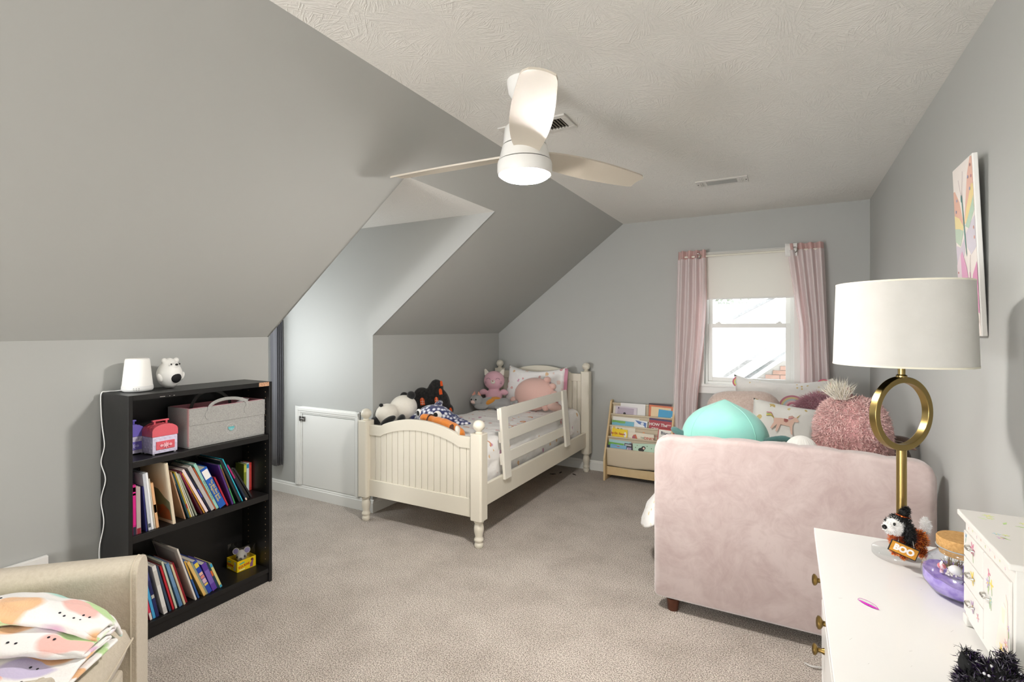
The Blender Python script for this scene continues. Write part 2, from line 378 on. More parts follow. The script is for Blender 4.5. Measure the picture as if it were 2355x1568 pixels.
# access door in the dormer cheek
def door_():
    y = D1; f = MB()
    o0, o1, i0, i1, zt, zi = -3.645, -2.905, -3.56, -2.955, .752, .690
    for st in ((0, .012, .0), (.010, .020, .012), (.045, .014, .03)):
        pass
    # stepped casing: left stile, head, right stile, each with three steps of relief
    for (a, b, d) in ((0, 1, .010), (.12, .80, .016), (.2, .55, .021)):
        wl = i0-o0; f.box(o0+wl*a, o0+wl*b, y-d, y, .096, zt-(zt-zi)*a)
        wr = o1-i1; f.box(o1-wr*b, o1-wr*a, y-d, y, .096, zt-(zt-zi)*a)
        f.box(o0+wl*a, o1-wr*a, y-d-.0005, y, zt-(zt-zi)*b, zt-(zt-zi)*a)
    g = MB(); g.box(i0+.006, i1-.004, y-.007, y, .098, zi-.005)
    dr = struct(g.obj('door_1', M_trim, bevel=.002), 'small white attic access door in the dormer wall')
    f.obj('casing', M_trim, dr, bevel=.0015)
    k = MB(); k.box(i0-.012, i0+.004, y-.030, y-.020, .632, .672); k.box(i0+.006, i0+.040, y-.014, y-.007, .630, .668)
    k.lathe([(.0, -.022), (.008, -.02), (.009, .016), (.0, .018)], 12, (i0+.022, y-.022, .65), RY(90))
    k.obj('latch', mk('dull_chrome', '#8d8a88', .3, 1.0), dr, bevel=.001)
door_()
# dormer window: frame and glass
def sash_window(name, org, ux, w, z0, z1, n, label, lift=False):
    """org = lower left corner of the opening (outer wall plane); ux across; n = into the room"""
    root = thing(name, label, None, org); root['kind'] = 'structure'
    B = basis((0, 0, 0), ux, (0, 0, 1)); sgn = 1 if (B.to_3x3() @ Vector((0, 0, 1))).dot(Vector(n)) > 0 else -1
    def bx(m, a, b, c, d, e, f): m.box(a, b, c, d, min(e*sgn, f*sgn), max(e*sgn, f*sgn), M=B)
    H = z1-z0; m = MB()
    for a, b, c, d in ((0, .028, 0, H), (w-.028, w, 0, H), (.028, w-.028, 0, .03), (.028, w-.028, H-.028, H)): bx(m, a, b, c, d, .0, .11)
    m.obj('window_frame', M_trim, root, bevel=.002)
    mid = H*.462
    for nm, lo, hi, dep in (('upper_sash', mid-.012, H-.028, .03), ('lower_sash', .03, mid+.022, .062)):
        m = MB(); t = .036
        for a, b, c, d in ((.028, .028+t, lo, hi), (w-.028-t, w-.028, lo, hi), (.028+t, w-.028-t, lo, lo+t), (.028+t, w-.028-t, hi-t, hi)): bx(m, a, b, c, d, dep, dep+.03)
        s = m.obj(nm, M_trim, root, bevel=.002)
        g = MB(); bx(g, .028+t, w-.028-t, lo+t, hi-t, dep+.012, dep+.016); g.obj('glass', M_glass, s)
        if nm == 'lower_sash':
            for f_ in (.16, .84):
                k = MB(); bx(k, w*f_-.022, w*f_+.022, hi, hi+.010, dep+.006, dep+.024); bx(k, w*f_-.008, w*f_+.014, hi+.010, hi+.018, dep+.008, dep+.02)
                k.obj('sash_lock', M_trim, s, bevel=.002)
    return root
win = sash_window('window_1', (W1[0], YE+.14, W1[2]), (1, 0, 0), W1[1]-W1[0], W1[2], W1[3], (0, -1, 0), 'white double hung window in the end wall')
m = MB()   # casing boards and sill on the room side
m.box(W1[0]-.065, W1[0]+.004, YE-.018, YE, W1[2]-.02, W1[3]+.049); m.box(W1[1]-.004, W1[1]+.068, YE-.018, YE, W1[2]-.02, W1[3]+.049)
m.box(W1[0]-.065, W1[1]+.068, YE-.020, YE, W1[3]-.004, W1[3]+.050)
m.box(W1[0]-.065, W1[1]+.068, YE-.016, YE, W1[2]-.075, W1[2]-.012); struct(m.obj('trim_1', M_trim, bevel=.003), 'white casing around the end window')
m = MB(); m.box(W1[0]-.085, W1[1]+.088, YE-.030, YE+.03, W1[2]-.014, W1[2]+.008); struct(m.obj('trim_2', M_trim, bevel=.003), 'white sill of the end window')
sash_window('window_2', (XD-.08, 2.13, .74), (0, 1, 0), .66, .74, 1.86, (1, 0, 0), 'dormer window out of sight round the corner')

# ------------------------------------------------------------------ outside: the neighbouring gable, brick by brick
def outside():
    M_brick = mk('pale_red_brick', '#b08a79', .8, noise_=(14, '#bd9a88', .2)); M_mort = mk('brick_mortar', '#c4bfb6', .9)
    M_board = mk('outside_white_board', '#dedbd4', .6); M_shing = mk('grey_shingle', '#6f6f6e', .9, noise_=(30, '#8f8f8d', .2))
    y = 9.0; h = thing('neighbour_gable', 'sunlit neighbouring gable of pale brick seen through the window', 'house', (0, y, 0))
    def at(x, z): return T(x, 0, z)
    P = lambda poly, d0, d1, m: m.prism(poly, basis((0, d0, 0), (1, 0, 0), (0, 0, 1)), d0-d1)
    m = MB(); P([(-.78, -1.2), (2.6, -1.2), (2.6, 2.9), (-.70, .40)], .30, .12, m); m.obj('wall', M_mort, h, recalc=True)
    # bricks, rows clipped under the rake
    sl = (1.02-.54)/.61; proto = {}; row = 0; z = .02
    while z < 1.42:
        x = -.74+(.105 if row % 2 else 0)
        while x < .62:
            w = .20
            top = .54+(x+.54)*sl
            if z+.062 < top-.01 or z+.03 < top:
                zt = min(z+.062, top-.012)
                if zt-z > .02:
                    key = round(zt-z, 3)
                    if key not in proto:
                        b = MB(); b.box(0, w, -.012, .02, 0, zt-z); proto[key] = b.mesh('brick', M_brick)
                    o = bpy.data.objects.new('brick', proto[key]); C.objects.link(o); o.parent = h
                    o.location = (x, .11+random.uniform(-.003, .003), z)
            x += .21
        z += .072; row += 1
    # rake boards, soffit and roof edge running up to the right
    def rake(x0, z0, x1, z1, t, d0, d1, nm, mat):
        dx, dz = x1-x0, z1-z0; L = sqrt(dx*dx+dz*dz); e = 2.2
        nx, nz = -dz/L*t, dx/L*t
        x2, z2 = x0+dx/L*e, z0+dz/L*e
        m = MB(); P([(x0, z0), (x2, z2), (x2+nx, z2+nz), (x0+nx, z0+nz)], d0, d1, m); return m.obj(nm, mat, h, recalc=True, bevel=.004)
    rake(-.64, .53, .07, 1.10, .055, .12, -.20, 'soffit', M_shing)
    rake(-.70, .56, .07, 1.14, .13, -.20, -.24, 'rake_board', M_board)
    rake(-.93, .57, .06, 1.32, .05, .30, -.30, 'roof_edge', M_shing)
    rake(-1.25, 1.07, -.70, 1.42, .03, -1.0, -1.06, 'gutter', M_board)
    rake(-.85, 1.56, -.18, 1.93, .045, .9, .7, 'far_rake', M_shing)
    m = MB(); m.box(-.80, .9, -.36, -.12, .40, .515); m.obj('eave_box', mk('outside_slate', '#98a4ac', .7), h, bevel=.01)
    # trees far behind
    rf = MB(); rf.add([(-5, .45, .15), (4, .45, .15), (4, 5.0, 2.02), (-5, 5.0, 2.02), (-5, .45, .05), (4, .45, .05), (4, 5.0, 1.92), (-5, 5.0, 1.92)], BF); rf.obj('roof', mk('sunlit_pale_shingle', '#c6c3bd', .9, noise_=(6, '#d2cfc9', .3)), h, recalc=True)
    t = thing('tree', 'pale tree tops beyond the neighbouring roof under the shade', 'tree', (-1.9, 17, -1.0))
    m = MB(); rr = random.Random(3)
    for k in range(1400):
        p = Vector((rr.gauss(0, .55), rr.gauss(0, .4), 2.9+rr.gauss(0, .35))); u = Vector((rr.gauss(0, 1), rr.gauss(0, 1), rr.gauss(0, 1))).normalized()*.05; w = u.orthogonal().normalized()*.03
        m.add([p-u, p+w, p+u, p-w], [(0, 1, 2, 3)])
    tag(m.obj('foliage', mk('leaf_green', '#7c8472', .8), t), None or 'loose pale foliage', None, kind='stuff')
    m = MB(); m.tube([(0, 0, 0), (.04, 0, 1.2), (-.02, .02, 2.8)], [.14, .10, .05], 10); m.obj('trunk', mk('bark', '#6a5b4e', .9), t)
outside()

# ------------------------------------------------------------------ vents in the ceiling
def vents():
    Mv = mk('vent_enamel', '#d5d2cc', .4); Md = mk('vent_shadow', '#2e2d2c', .8)
    v = thing('ceiling_vent', 'white ceiling register between the fan and the window', 'vent', (-.398, 3.72, ZC))
    L, Wd = .325, .150
    m = MB()
    for a, b, c, d in ((-L/2, L/2, -Wd/2, -Wd/2+.026), (-L/2, L/2, Wd/2-.026, Wd/2), (-L/2, -L/2+.030, -Wd/2+.026, Wd/2-.026), (L/2-.030, L/2, -Wd/2+.026, Wd/2-.026), (-.115, -.095, -Wd/2+.026, Wd/2-.026), (.095, .115, -Wd/2+.026, Wd/2-.026)): m.box(a, b, c, d, -.008, 0)
    m.obj('frame', Mv, v, bevel=.002)
    m = MB(); m.box(-L/2+.05, L/2-.05, -Wd/2+.02, Wd/2-.02, -.0012, -.0002); m.obj('backing', Md, v)
    sm = MB(); sm.box(-.0075, .0075, -Wd/2+.026, Wd/2-.026, -.0035, 0, M=RY(25)); me = sm.mesh('slat', Mv)
    for k in range(3):
        for s in (-1, 1):
            o = bpy.data.objects.new('slat', me); C.objects.link(o); o.parent = v; o.location = (s*(.1205+.0105*k-.002), 0, -.004)
    bm_ = MB(); bm_.box(-.094, .094, -.004, .004, -.006, -.0018, M=RX(30)); me = bm_.mesh('louvre', mk('vent_louvre', '#9a9a96', .5))
    for k in range(9):
        o = bpy.data.objects.new('louvre', me); C.objects.link(o); o.parent = v; o.location = (0, -.042+.0105*k, -.0015)
    for s in (-1, 1):
        m = MB(); m.lathe([(0, -.0105), (.004, -.010), (.0045, -.008)], 10, (s*.152, 0, 0)); m.obj('screw', Md, v)
    v = thing('ceiling_vent', 'return grille half hidden behind the fan motor', 'vent', (-1.098, 2.275, ZC)); m = MB()
    A, B_ = .36, .17
    for a, b, c, d in ((-A/2, A/2, -B_/2, -B_/2+.03), (-A/2, A/2, B_/2-.03, B_/2), (-A/2, -A/2+.03, -B_/2+.03, B_/2-.03), (A/2-.03, A/2, -B_/2+.03, B_/2-.03)): m.box(a, b, c, d, -.009, 0)
    m.obj('frame', Mv, v, bevel=.002)
    m = MB(); m.box(-A/2+.02, A/2-.02, -B_/2+.02, B_/2-.02, -.0012, -.0002); m.obj('backing', Md, v)
    sm = MB(); sm.box(-.006, .006, -B_/2+.03, B_/2-.03, -.003, 0, M=RY(35)); me = sm.mesh('slat', mk('dusty_slat', '#8b8578', .7))
    for k in range(18):
        o = bpy.data.objects.new('slat', me); C.objects.link(o); o.parent = v; o.location = (-.14+.0165*k, 0, -.0045)
vents()

# ------------------------------------------------------------------ ceiling fan
def fan():
    f = thing('ceiling_fan', 'white three blade ceiling fan with a lit round lamp', 'fan', (FAN[0], FAN[1], ZC))
    Mw = mk('fan_white_enamel', '#f0efec', .3, coat=.3); Mg = mk('fan_gap', '#55534f', .5)
    m = MB(); m.lathe([(.072, 0), (.072, -.012), (.066, -.05), (.045, -.078), (.018, -.085), (.0, -.085)], 40); m.obj('canopy', Mw, f)
    m = MB(); m.lathe([(.013, -.08), (.013, -.20)], 16); m.obj('downrod', Mw, f)
    m = MB(); m.lathe([(.0, -.165), (.03, -.168), (.066, -.178), (.082, -.195), (.087, -.25), (.0885, -.262)], 44); m.obj('motor_housing', Mw, f)
    m = MB(); m.lathe([(.0, -.258), (.084, -.258), (.084, -.272), (0, -.272)], 40); m.obj('motor_ring', Mg, f)
    m = MB(); m.lathe([(.0, -.268), (.0915, -.268), (.104, -.318), (.106, -.326), (0, -.326)], 44); m.obj('blade_hub', Mw, f)
    m = MB(); m.lathe([(0, -.324), (.1, -.324), (.1, -.334), (0, -.334)], 40); m.obj('lamp_ring', Mg, f)
    m = MB(); m.lathe([(.0, -.331), (.1095, -.331), (.1115, -.34), (.1115, -.372), (.107, -.383), (.099, -.385)], 48); m.obj('lamp_collar', Mw, f)
    m = MB(); m.lathe([(.100, -.381), (.098, -.388), (.085, -.396), (.055, -.403), (.02, -.406), (0, -.4065)], 40)
    m.obj('lamp_lens', mk('lit_lens', '#ffffff', .4, emit=('#fffaf5', LENS)), f)
    Mb = mk('fan_blade_beige', '#cdc5b7', .45, noise_=(3, '#c8bfb0', .3))
    b = MB()
    def outline(t):   # half widths along the blade: root narrow, wide toward the tip
        x = .085+.585*t
        lead = .052+.018*sin(pi*min(1, t*1.05)); trail = -.050-.026*sin(pi*(t**.8)*.95)
        if t > .93: k = (t-.93)/.07; lead *= sqrt(max(0, 1-(.55*k)**2)); trail *= sqrt(max(0, 1-(.75*k)**2))
        return x, lead, trail
    nseg = 26
    for top in (0, 1):
        pass
    def surf(u, v):
        x, l, t = outline(u); y = t+(l-t)*v
        return Vector((x, y, -.006*sin(pi*v)*0+.02*u*0))
    vs = []; fs = []
    for z in (-.0035, .0035):
        for i in range(nseg+1):
            for j in range(7):
                p = surf(i/nseg, j/6); p.z = z+.010*(1-(2*j/6-1)**2)*.6; vs.append(p)
    n = 7; A = (nseg+1)*n
    for i in range(nseg):
        for j in range(n-1):
            a = i*n+j; fs.append((a, a+1, a+n+1, a+n)); fs.append((A+a, A+a+n, A+a+n+1, A+a+1))
    for i in range(nseg):
        for j in (0, n-1):
            a = i*n+j; fs.append((a, a+n, A+a+n, A+a) if j == 0 else (a+n, a, A+a, A+a+n))
    for j in range(n-1):
        for i in (0, nseg):
            a = i*n+j; fs.append((a+1, a, A+a, A+a+1) if i == 0 else (a, a+1, A+a+1, A+a))
    b.add(vs, fs, 0, True); me = b.mesh('blade', Mb, 40)
    for ang in (181, 301, 63):
        o = bpy.data.objects.new('blade', me); C.objects.link(o); o.parent = f
        o.matrix_local = T(0, 0, -.299) @ RZ(ang) @ RX(-13)
fan()

# ------------------------------------------------------------------ black bookcase
BX0, BX1, BY0, BY1, BH = -2.762, -2.516, 1.134, 1.832, 1.106
SH = (.076, .487, .815)
def bookcase():
    Mb = mk('black_wood_laminate', '#181717', .38, noise_=(40, '#131212', .3), bump=(220, .05, .001)); Mchip = mk('bare_chipboard', '#a87a5c', .9, noise_=(160, '#d2a98a', .15))
    b = thing('bookcase', 'black three shelf bookcase with a chipped top corner', 'bookcase', (BX0, (BY0+BY1)/2, 0))
    off = b.location; t = .017
    def bx(nm, *a, mat=Mb, par=b, bev=.0012):
        m = MB(); m.box(*a); return m.obj(nm, mat, par, tuple(off), bevel=bev)
    bx('side_panel', BX0, BX1, BY0, BY0+t, 0, BH); sp = bx('side_panel', BX0, BX1, BY1-t, BY1, 0, BH)
    # top with the chipped front corner
    m = MB(); m.box(BX0, BX1, BY0+t, BY1-t-.062, BH-.023, BH); m.box(BX0, BX1-.004, BY1-t-.062, BY1-t, BH-.023, BH); m.obj('top_panel', Mb, b, tuple(off))
    m = MB(); m.prism([(0, -.0225), (.0, -.0225), (.062, -.0225), (.062, -.001), (-.012, -.001)], basis((BX1-.004, BY1-t-.062+.0, BH), (0, 1, 0), (0, 0, 1)), .0022); m.obj('chip', Mchip, b, tuple(off))
    for z, tt in ((SH[0], .024), (SH[1], .032), (SH[2], .028)):
        bx('shelf', BX0+.006, BX1-.004, BY0+t+.001, BY1-t-.001, z-tt, z)
    bx('back_panel', BX0, BX0+.005, BY0+t, BY1-t, .05, BH-.023)
    bx('plinth', BX1-.03, BX1-.012, BY0+t, BY1-t, 0, SH[0]-.024)
    # peg holes in the right side
    m = MB()
    for x in (-2.55, -2.70):
        for k in range(30):
            z = .12+.032*k
            if any(abs(z-s+.012) < .03 for s in SH): continue
            m.lathe([(0, .0008), (.0026, .0006), (.0026, 0)], 8, (x, BY1-t, z), RX(90))
    tag(m.obj('peg_holes', mk('raw_peg_hole', '#9c8468', .9), b, tuple(off)), 'tiny bare peg holes', None, kind='stuff')
    m = MB()
    for y0, w_ in ((1.26, .022), (1.318, .006), (1.30, .004)): m.box(BX1-.0002, BX1+.0003, y0, y0+w_, BH-.019, BH-.0165)
    m.obj('scratches', mk('laminate_scratch', '#a8a29c', .8), b, tuple(off))
bookcase()

# ------------------------------------------------------------------ books
M_page = mk('book_pages', '#d9d3c6', .8, bump=(400, .3, .001))
def book(label, t, h, d, cover, lean, y, z, xf, group, spine=None, title=None, edge=None, front=None, soft=False, name='book'):
    """upright book, spine toward the room; leans its top to -y by lean degrees about its lower left edge"""
    o = thing(name, label, 'book', (xf, y, z+.0006), (R(lean), 0, 0), group)
    bt = min(.0022, t*.22)
    m = MB(); m.box(-d, 0, 0, bt, 0, h); m.box(-d, 0, t-bt, t, 0, h); m.box(-bt, 0, bt, t-bt, 0, h)
    m.obj('cover', mk('cover_'+cover.lstrip('#'), cover, .42), o)
    ov = .0 if soft else .003
    m = MB(); m.box(-d+.002, -bt, bt, t-bt, ov, h-ov); m.obj('page_block', M_page, o)
    for sp in (spine or []):     # (z0 fraction, z1 fraction, colour)
        m = MB(); m.box(0, .0004, t*.06, t*.94, h*sp[0], h*sp[1]); m.obj('spine_label', colmat(sp[2]), o)
    for tt in (title or []):     # (text, size, colour, centre fraction, y fraction)
        text('spine_title', tt[0], tt[1], colmat(tt[2]), o, basis((.0007, t*tt[4], h*tt[3]), (0, 0, -1), (0, 1, 0)), bold=.0, sx=tt[5] if len(tt) > 5 else 1)
    for fr in (front or []):     # flat prints on the -y cover: (polygon in x,z fractions, colour)
        m = MB(); m.prism([(-d+d*p[0], h*p[1]) for p in fr[0]], basis((0, 0, 0), (1, 0, 0), (0, 0, 1)), .0004); m.obj('cover_print', colmat(fr[1]), o, recalc=True)
    return o
def row(lst, z, group, y0):
    """places a run of leaning books left to right so that none cuts its neighbour"""
    prev = []
    for b in lst:
        t, h, d, cov, lean, ty, xf, label = b[:8]; kw = b[8] if len(b) > 8 else {}
        y = max(ty, y0); a = R(lean)
        for (py, pt, ph, pa) in prev[-4:]:
            # corners of the earlier book's right face
            c1 = (py+pt*cos(pa), pt*sin(pa)); c2 = (py+pt*cos(pa)-ph*sin(pa), pt*sin(pa)+ph*cos(pa))
            for (cyy, cz) in (c1, c2):
                if cz <= h*cos(a)+.004: y = max(y, cyy+math.tan(a)*cz+.0007)
            # own upper left corner against the earlier right face
            tz = h*cos(a)
            if c1[1] <= tz <= c2[1]:
                fy = c1[0]-(tz-c1[1])*math.tan(pa); y = max(y, fy+h*sin(a)+.0007)
        prev.append((y, t, h, a))
        book(label, t, h, d, cov, lean, y, z, xf, group, **kw)
XF = -2.534
G1 = 'books on the middle shelf of the black bookcase'
C7 = [([(.02, .0), (.98, .0), (.98, .05), (.02, .05)], '#cfb9a2'), ([(.30, .50), (.42, .56), (.60, .54), (.80, .42), (.97, .36), (.97, .05), (.45, .05), (.36, .3)], '#6d7259'),
      ([(.10, .58), (.22, .62), (.34, .44), (.36, .30), (.22, .28), (.12, .38)], '#7a4a32'), ([(.52, .26), (.72, .30), (.92, .22), (.95, .06), (.55, .05), (.46, .14)], '#b0613a'),
      ([(.30, .30), (.44, .33), (.52, .26), (.48, .16), (.30, .18)], '#b98a4f'), ([(.20, .20), (.40, .24), (.48, .10), (.40, .04), (.18, .05)], '#b7a183')]
row([
 (.0045, .200, .16, '#c96a22', 0, 1.1535, XF, 'very thin orange book against the left side of the middle shelf', dict(spine=[(.02, .9, '#d9772c')])),
 (.0120, .222, .17, '#c4187c', .5, 1.159, XF, 'hot pink paperback with a navy foot on the middle shelf', dict(spine=[(0, .16, '#1f2a3c'), (.2, .97, '#e0218c'), (.86, .95, '#f3d6e6'), (.79, .83, '#f3d6e6')])),
 (.0170, .208, .15, '#b9aaa6', 1, 1.174, XF, 'dusty white booklet with a dark red foot on the middle shelf', dict(soft=True, spine=[(0, .12, '#8e2133')])),
 (.0060, .262, .16, '#232434', 2, 1.194, -2.60, 'black and red picture book behind the dusty white booklet', dict(front=[([(.5, .93), (1, .93), (1, .99), (.5, .99)], '#a32038')])),
 (.0060, .205, .17, '#2b2c6a', 4.5, 1.203, XF, 'slim indigo book leaning left of the thick white books', {}),
 (.0110, .262, .17, '#c9ccd4', 5.5, 1.213, XF, 'pale silver grey book left of the white one on the middle shelf', dict(spine=[(.05, .12, '#555a63')])),
 (.0090, .264, .17, '#eceef2', 5.7, 1.226, XF, 'tall clean white book on the middle shelf beside the peach spine', dict(spine=[(.02, .98, '#f2f3f5')])),
 (.0050, .235, .17, '#cfc6b4', 6.2, 1.238, XF, 'thin cream book squeezed before the peach spine', {}),
 (.0110, .213, .14, '#dba877', 6.8, 1.246, XF, 'peach coloured spine with red lettering on the middle shelf', dict(spine=[(.02, .98, '#e2b183'), (.34, .52, '#c4593a')])),
 (.0100, .293, .235, '#dccdb4', 7, 1.318, -2.515, 'large cream picture book with painted animals sticking out of the shelf', dict(front=C7)),
 (.0050, .250, .20, '#b58e70', 15, 1.378, XF, 'thin tan picture book right behind the large cream one', {}),
 (.0070, .240, .21, '#1e3f4b', 17.5, 1.386, XF, 'dark teal hardback with a pale top corner on the middle shelf', dict(front=[([(.7, .78), (1, .78), (1, .99), (.7, .99)], '#c9c38a')])),
 (.0060, .248, .20, '#a9932f', 17.5, 1.396, XF, 'olive yellow spine on the middle shelf', dict(spine=[(.2, .3, '#a52a24')])),
 (.0040, .246, .20, '#ddd6c4', 17.5, 1.404, XF, 'ivory paperback right of the olive yellow spine', {}),
 (.0040, .238, .20, '#c6c8b6', 18.5, 1.410, XF, 'pale green grey paperback in the middle of the shelf', {}),
 (.0060, .237, .20, '#8a8f7e', 20, 1.420, XF, 'sage grey book leaning in the middle of the shelf', {}),
 (.0070, .250, .19, '#7c1c3c', 24, 1.442, XF, 'wine red book with a dark spine on the middle shelf', dict(spine=[(0, .5, '#3a1a26')])),
 (.0040, .245, .19, '#d59a3c', 25, 1.453, XF, 'thin amber paperback on the middle shelf', {}),
 (.0120, .262, .19, '#e4cfd0', 26, 1.462, XF, 'pinkish white thick paperback on the middle shelf', dict(spine=[(.02, .98, '#ead9d8')])),
 (.0070, .255, .19, '#1d2036', 27, 1.482, XF, 'midnight blue book with violet marks on the middle shelf', dict(spine=[(.35, .55, '#4747a0')])),
 (.0170, .268, .16, '#b8b2ae', 25.5, 1.496, XF, 'thick unbound grey white block of pages on the middle shelf', {}),
 (.0050, .258, .16, '#b1532c', 25, 1.517, XF, 'narrow rust red spine left of the mint one', {}),
 (.0130, .276, .17, '#8fc3b4', 24.5, 1.525, XF, 'mint green spine with dark title lettering', dict(spine=[(.02, .98, '#9acdbd')], title=[('HORTON HATCHES THE EGG', .0095, '#23332f', .42, .5, .92)])),
 (.0330, .238, .18, '#1a57b0', 24.5, 1.545, XF+.004, 'thick royal blue treasury with yellow title lettering', dict(spine=[(.74, .95, '#ece9e6')], title=[('The BIG Blue Book', .0150, '#f2d64a', .44, .66), ('of Beginner Books', .0150, '#f2d64a', .40, .30)])),
 (.0080, .176, .16, '#a31f33', 23, 1.586, XF, 'small crimson book behind the blue treasury', dict(spine=[(.02, .96, '#b42338')])),
 (.0080, .232, .212, '#4c2a70', 19, 1.612, XF+.002, 'wide violet hardback showing its dark cover', dict(front=[([(.48, .28), (.62, .38), (.74, .34), (.70, .22), (.55, .2)], '#6a2740'), ([(.3, .86), (.5, .83), (.52, .92), (.32, .96)], '#3a3440')])),
 (.0060, .232, .19, '#3f8f57', 19.5, 1.625, XF, 'bright green edged book beside the violet hardback', dict(spine=[(.4, .9, '#7b4a2c')])),
 (.0110, .262, .20, '#23262b', 23.5, 1.652, XF, 'black hardback with patterned spine on the middle shelf', {}),
 (.0040, .268, .20, '#35b5c8', 23.5, 1.667, XF+.003, 'turquoise edged thin book at the right of the middle shelf', {}),
 (.0080, .236, .15, '#1d2138', 26.5, 1.680, XF+.006, 'navy book with magenta top at the right of the middle shelf', dict(spine=[(.62, .99, '#a01f62'), (0, .06, '#e5c9b8')])),
 (.0060, .236, .19, '#1f3d2e', 27, 1.694, XF-.01, 'dark green hardback near the right end of the middle shelf', {}),
 (.0100, .205, .17, '#2a2826', 28, 1.708, XF-.015, 'black covered book with ivory pages near the right end', {}),
 (.0090, .205, .17, '#17171a', 29, 1.726, XF-.012, 'last leaning black book on the middle shelf', dict(spine=[(.03, .97, '#202024')])),
], SH[1], G1, BY0+.0185)
G1b = 'small upright books in the corner of the middle shelf'
for k, (cov, lab, sp) in enumerate((('#8d9a3a', 'small olive green board book upright in the shelf corner', [(.7, .95, '#c9d05a')]), ('#dde6e8', 'small white and blue board book upright in the shelf corner', [(.82, .97, '#2a8fc0')]), ('#b23a35', 'small red board book upright in the shelf corner', [(.1, .9, '#c4443e')]))):
    book(lab, .0150, .155, .075, cov, 0, 1.7665+.0158*k, SH[1], -2.668, G1b, spine=sp)
G2 = 'books on the bottom shelf of the black bookcase'
XL = -2.540
row([
 (.0140, .200, .17, '#e0c81f', 4, 1.178, XL, 'bright yellow book at the left end of the bottom shelf', {}),
 (.0120, .245, .17, '#16284a', 9, 1.204, XL, 'dark navy book between yellow and raspberry red on the bottom shelf', {}),
 (.0100, .215, .16, '#d23a58', 11, 1.222, XL, 'raspberry red book with a white foot on the bottom shelf', dict(spine=[(0, .16, '#e2ded8')])),
 (.0110, .225, .17, '#3c9bd0', 11.5, 1.238, XL, 'sky blue spine with pale lettering on the bottom shelf', dict(spine=[(.02, .98, '#47a6da')])),
 (.0130, .280, .17, '#23285c', 11.8, 1.256, XL, 'indigo hardback with white lettering on the bottom shelf', dict(spine=[(.34, .40, '#c9c6bd'), (.66, .84, '#3a417c')])),
 (.0160, .246, .16, '#e6e4e0', 12, 1.287, XL+.004, 'clean white hardback spine on the bottom shelf', dict(spine=[(.03, .14, '#cfccc8'), (.6, .9, '#d3d0cb')])),
 (.0090, .240, .16, '#34475e', 14, 1.312, XL, 'slate blue book right of the white spine on the bottom shelf', {}),
 (.0080, .235, .17, '#b5202f', 14, 1.327, XL, 'scarlet spine on the bottom shelf', dict(spine=[(.03, .97, '#c22433')])),
 (.0080, .252, .18, '#c5cbb4', 14.4, 1.340, XL, 'pale green white paperback on the bottom shelf', {}),
 (.0140, .236, .17, '#5a7fa6', 15.4, 1.358, XL, 'steel blue glossy spine on the bottom shelf', dict(spine=[(.45, .98, '#6f93b8')])),
 (.0080, .222, .16, '#d6c7a4', 15.8, 1.378, XL, 'cream paperback on the bottom shelf before the dark red book', {}),
 (.0100, .225, .17, '#8e1a24', 16.3, 1.390, XL-.01, 'dark red book showing its cover on the bottom shelf', {}),
 (.0070, .292, .22, '#ddd6cc', 17.2, 1.428, XL+.006, 'large white picture book with a grey cover on the bottom shelf', dict(front=[([(.05, .55), (.8, .6), (.85, .92), (.05, .95)], '#b4aba4')])),
 (.0070, .225, .17, '#2f5a9a', 18, 1.444, XL, 'thin blue and yellow book beside the large white one', dict(spine=[(.5, .97, '#d6a53a')])),
 (.0130, .214, .17, '#d2a552', 22.5, 1.466, XL+.004, 'golden tan spine on the bottom shelf', dict(spine=[(.02, .98, '#dfb96e')], front=[([(.1, .1), (.8, .1), (.8, .4), (.1, .4)], '#8f7a45')])),
 (.0090, .200, .16, '#8b9a8e', 22.5, 1.482, XL, 'grey green paperback behind the royal blue spine', {}),
 (.0190, .202, .16, '#2b48a8', 22.6, 1.494, XL, 'royal blue spine with multicoloured title on the bottom shelf', dict(spine=[(.80, .93, '#e5cf4c'), (.56, .64, '#e7b7a0'), (.46, .54, '#e08a7a'), (.32, .44, '#d9b7c4'), (.24, .30, '#e2c35a')])),
 (.0230, .165, .15, '#5c3a9c', 20.5, 1.519, XL-.004, 'fat purple book on the bottom shelf', dict(spine=[(.25, .75, '#7b62b4')])),
 (.0090, .160, .15, '#1d3a4e', 21, 1.545, XL-.006, 'dark petrol book with orange marks near the mouse toy', dict(spine=[(.5, .7, '#d0662f')])),
 (.0110, .150, .15, '#d8cd86', 21.5, 1.558, XL-.006, 'pale yellow board book with turquoise ends nearest the mouse toy', dict(spine=[(0, .1, '#2f9cc4'), (.86, 1, '#2f9cc4')])),
], SH[0], G2, BY0+.02)
book('hot pink book end showing above the armchair', .012, .33, .15, '#e0218c', 0, 1.1535, SH[0], XL-.02, G2)

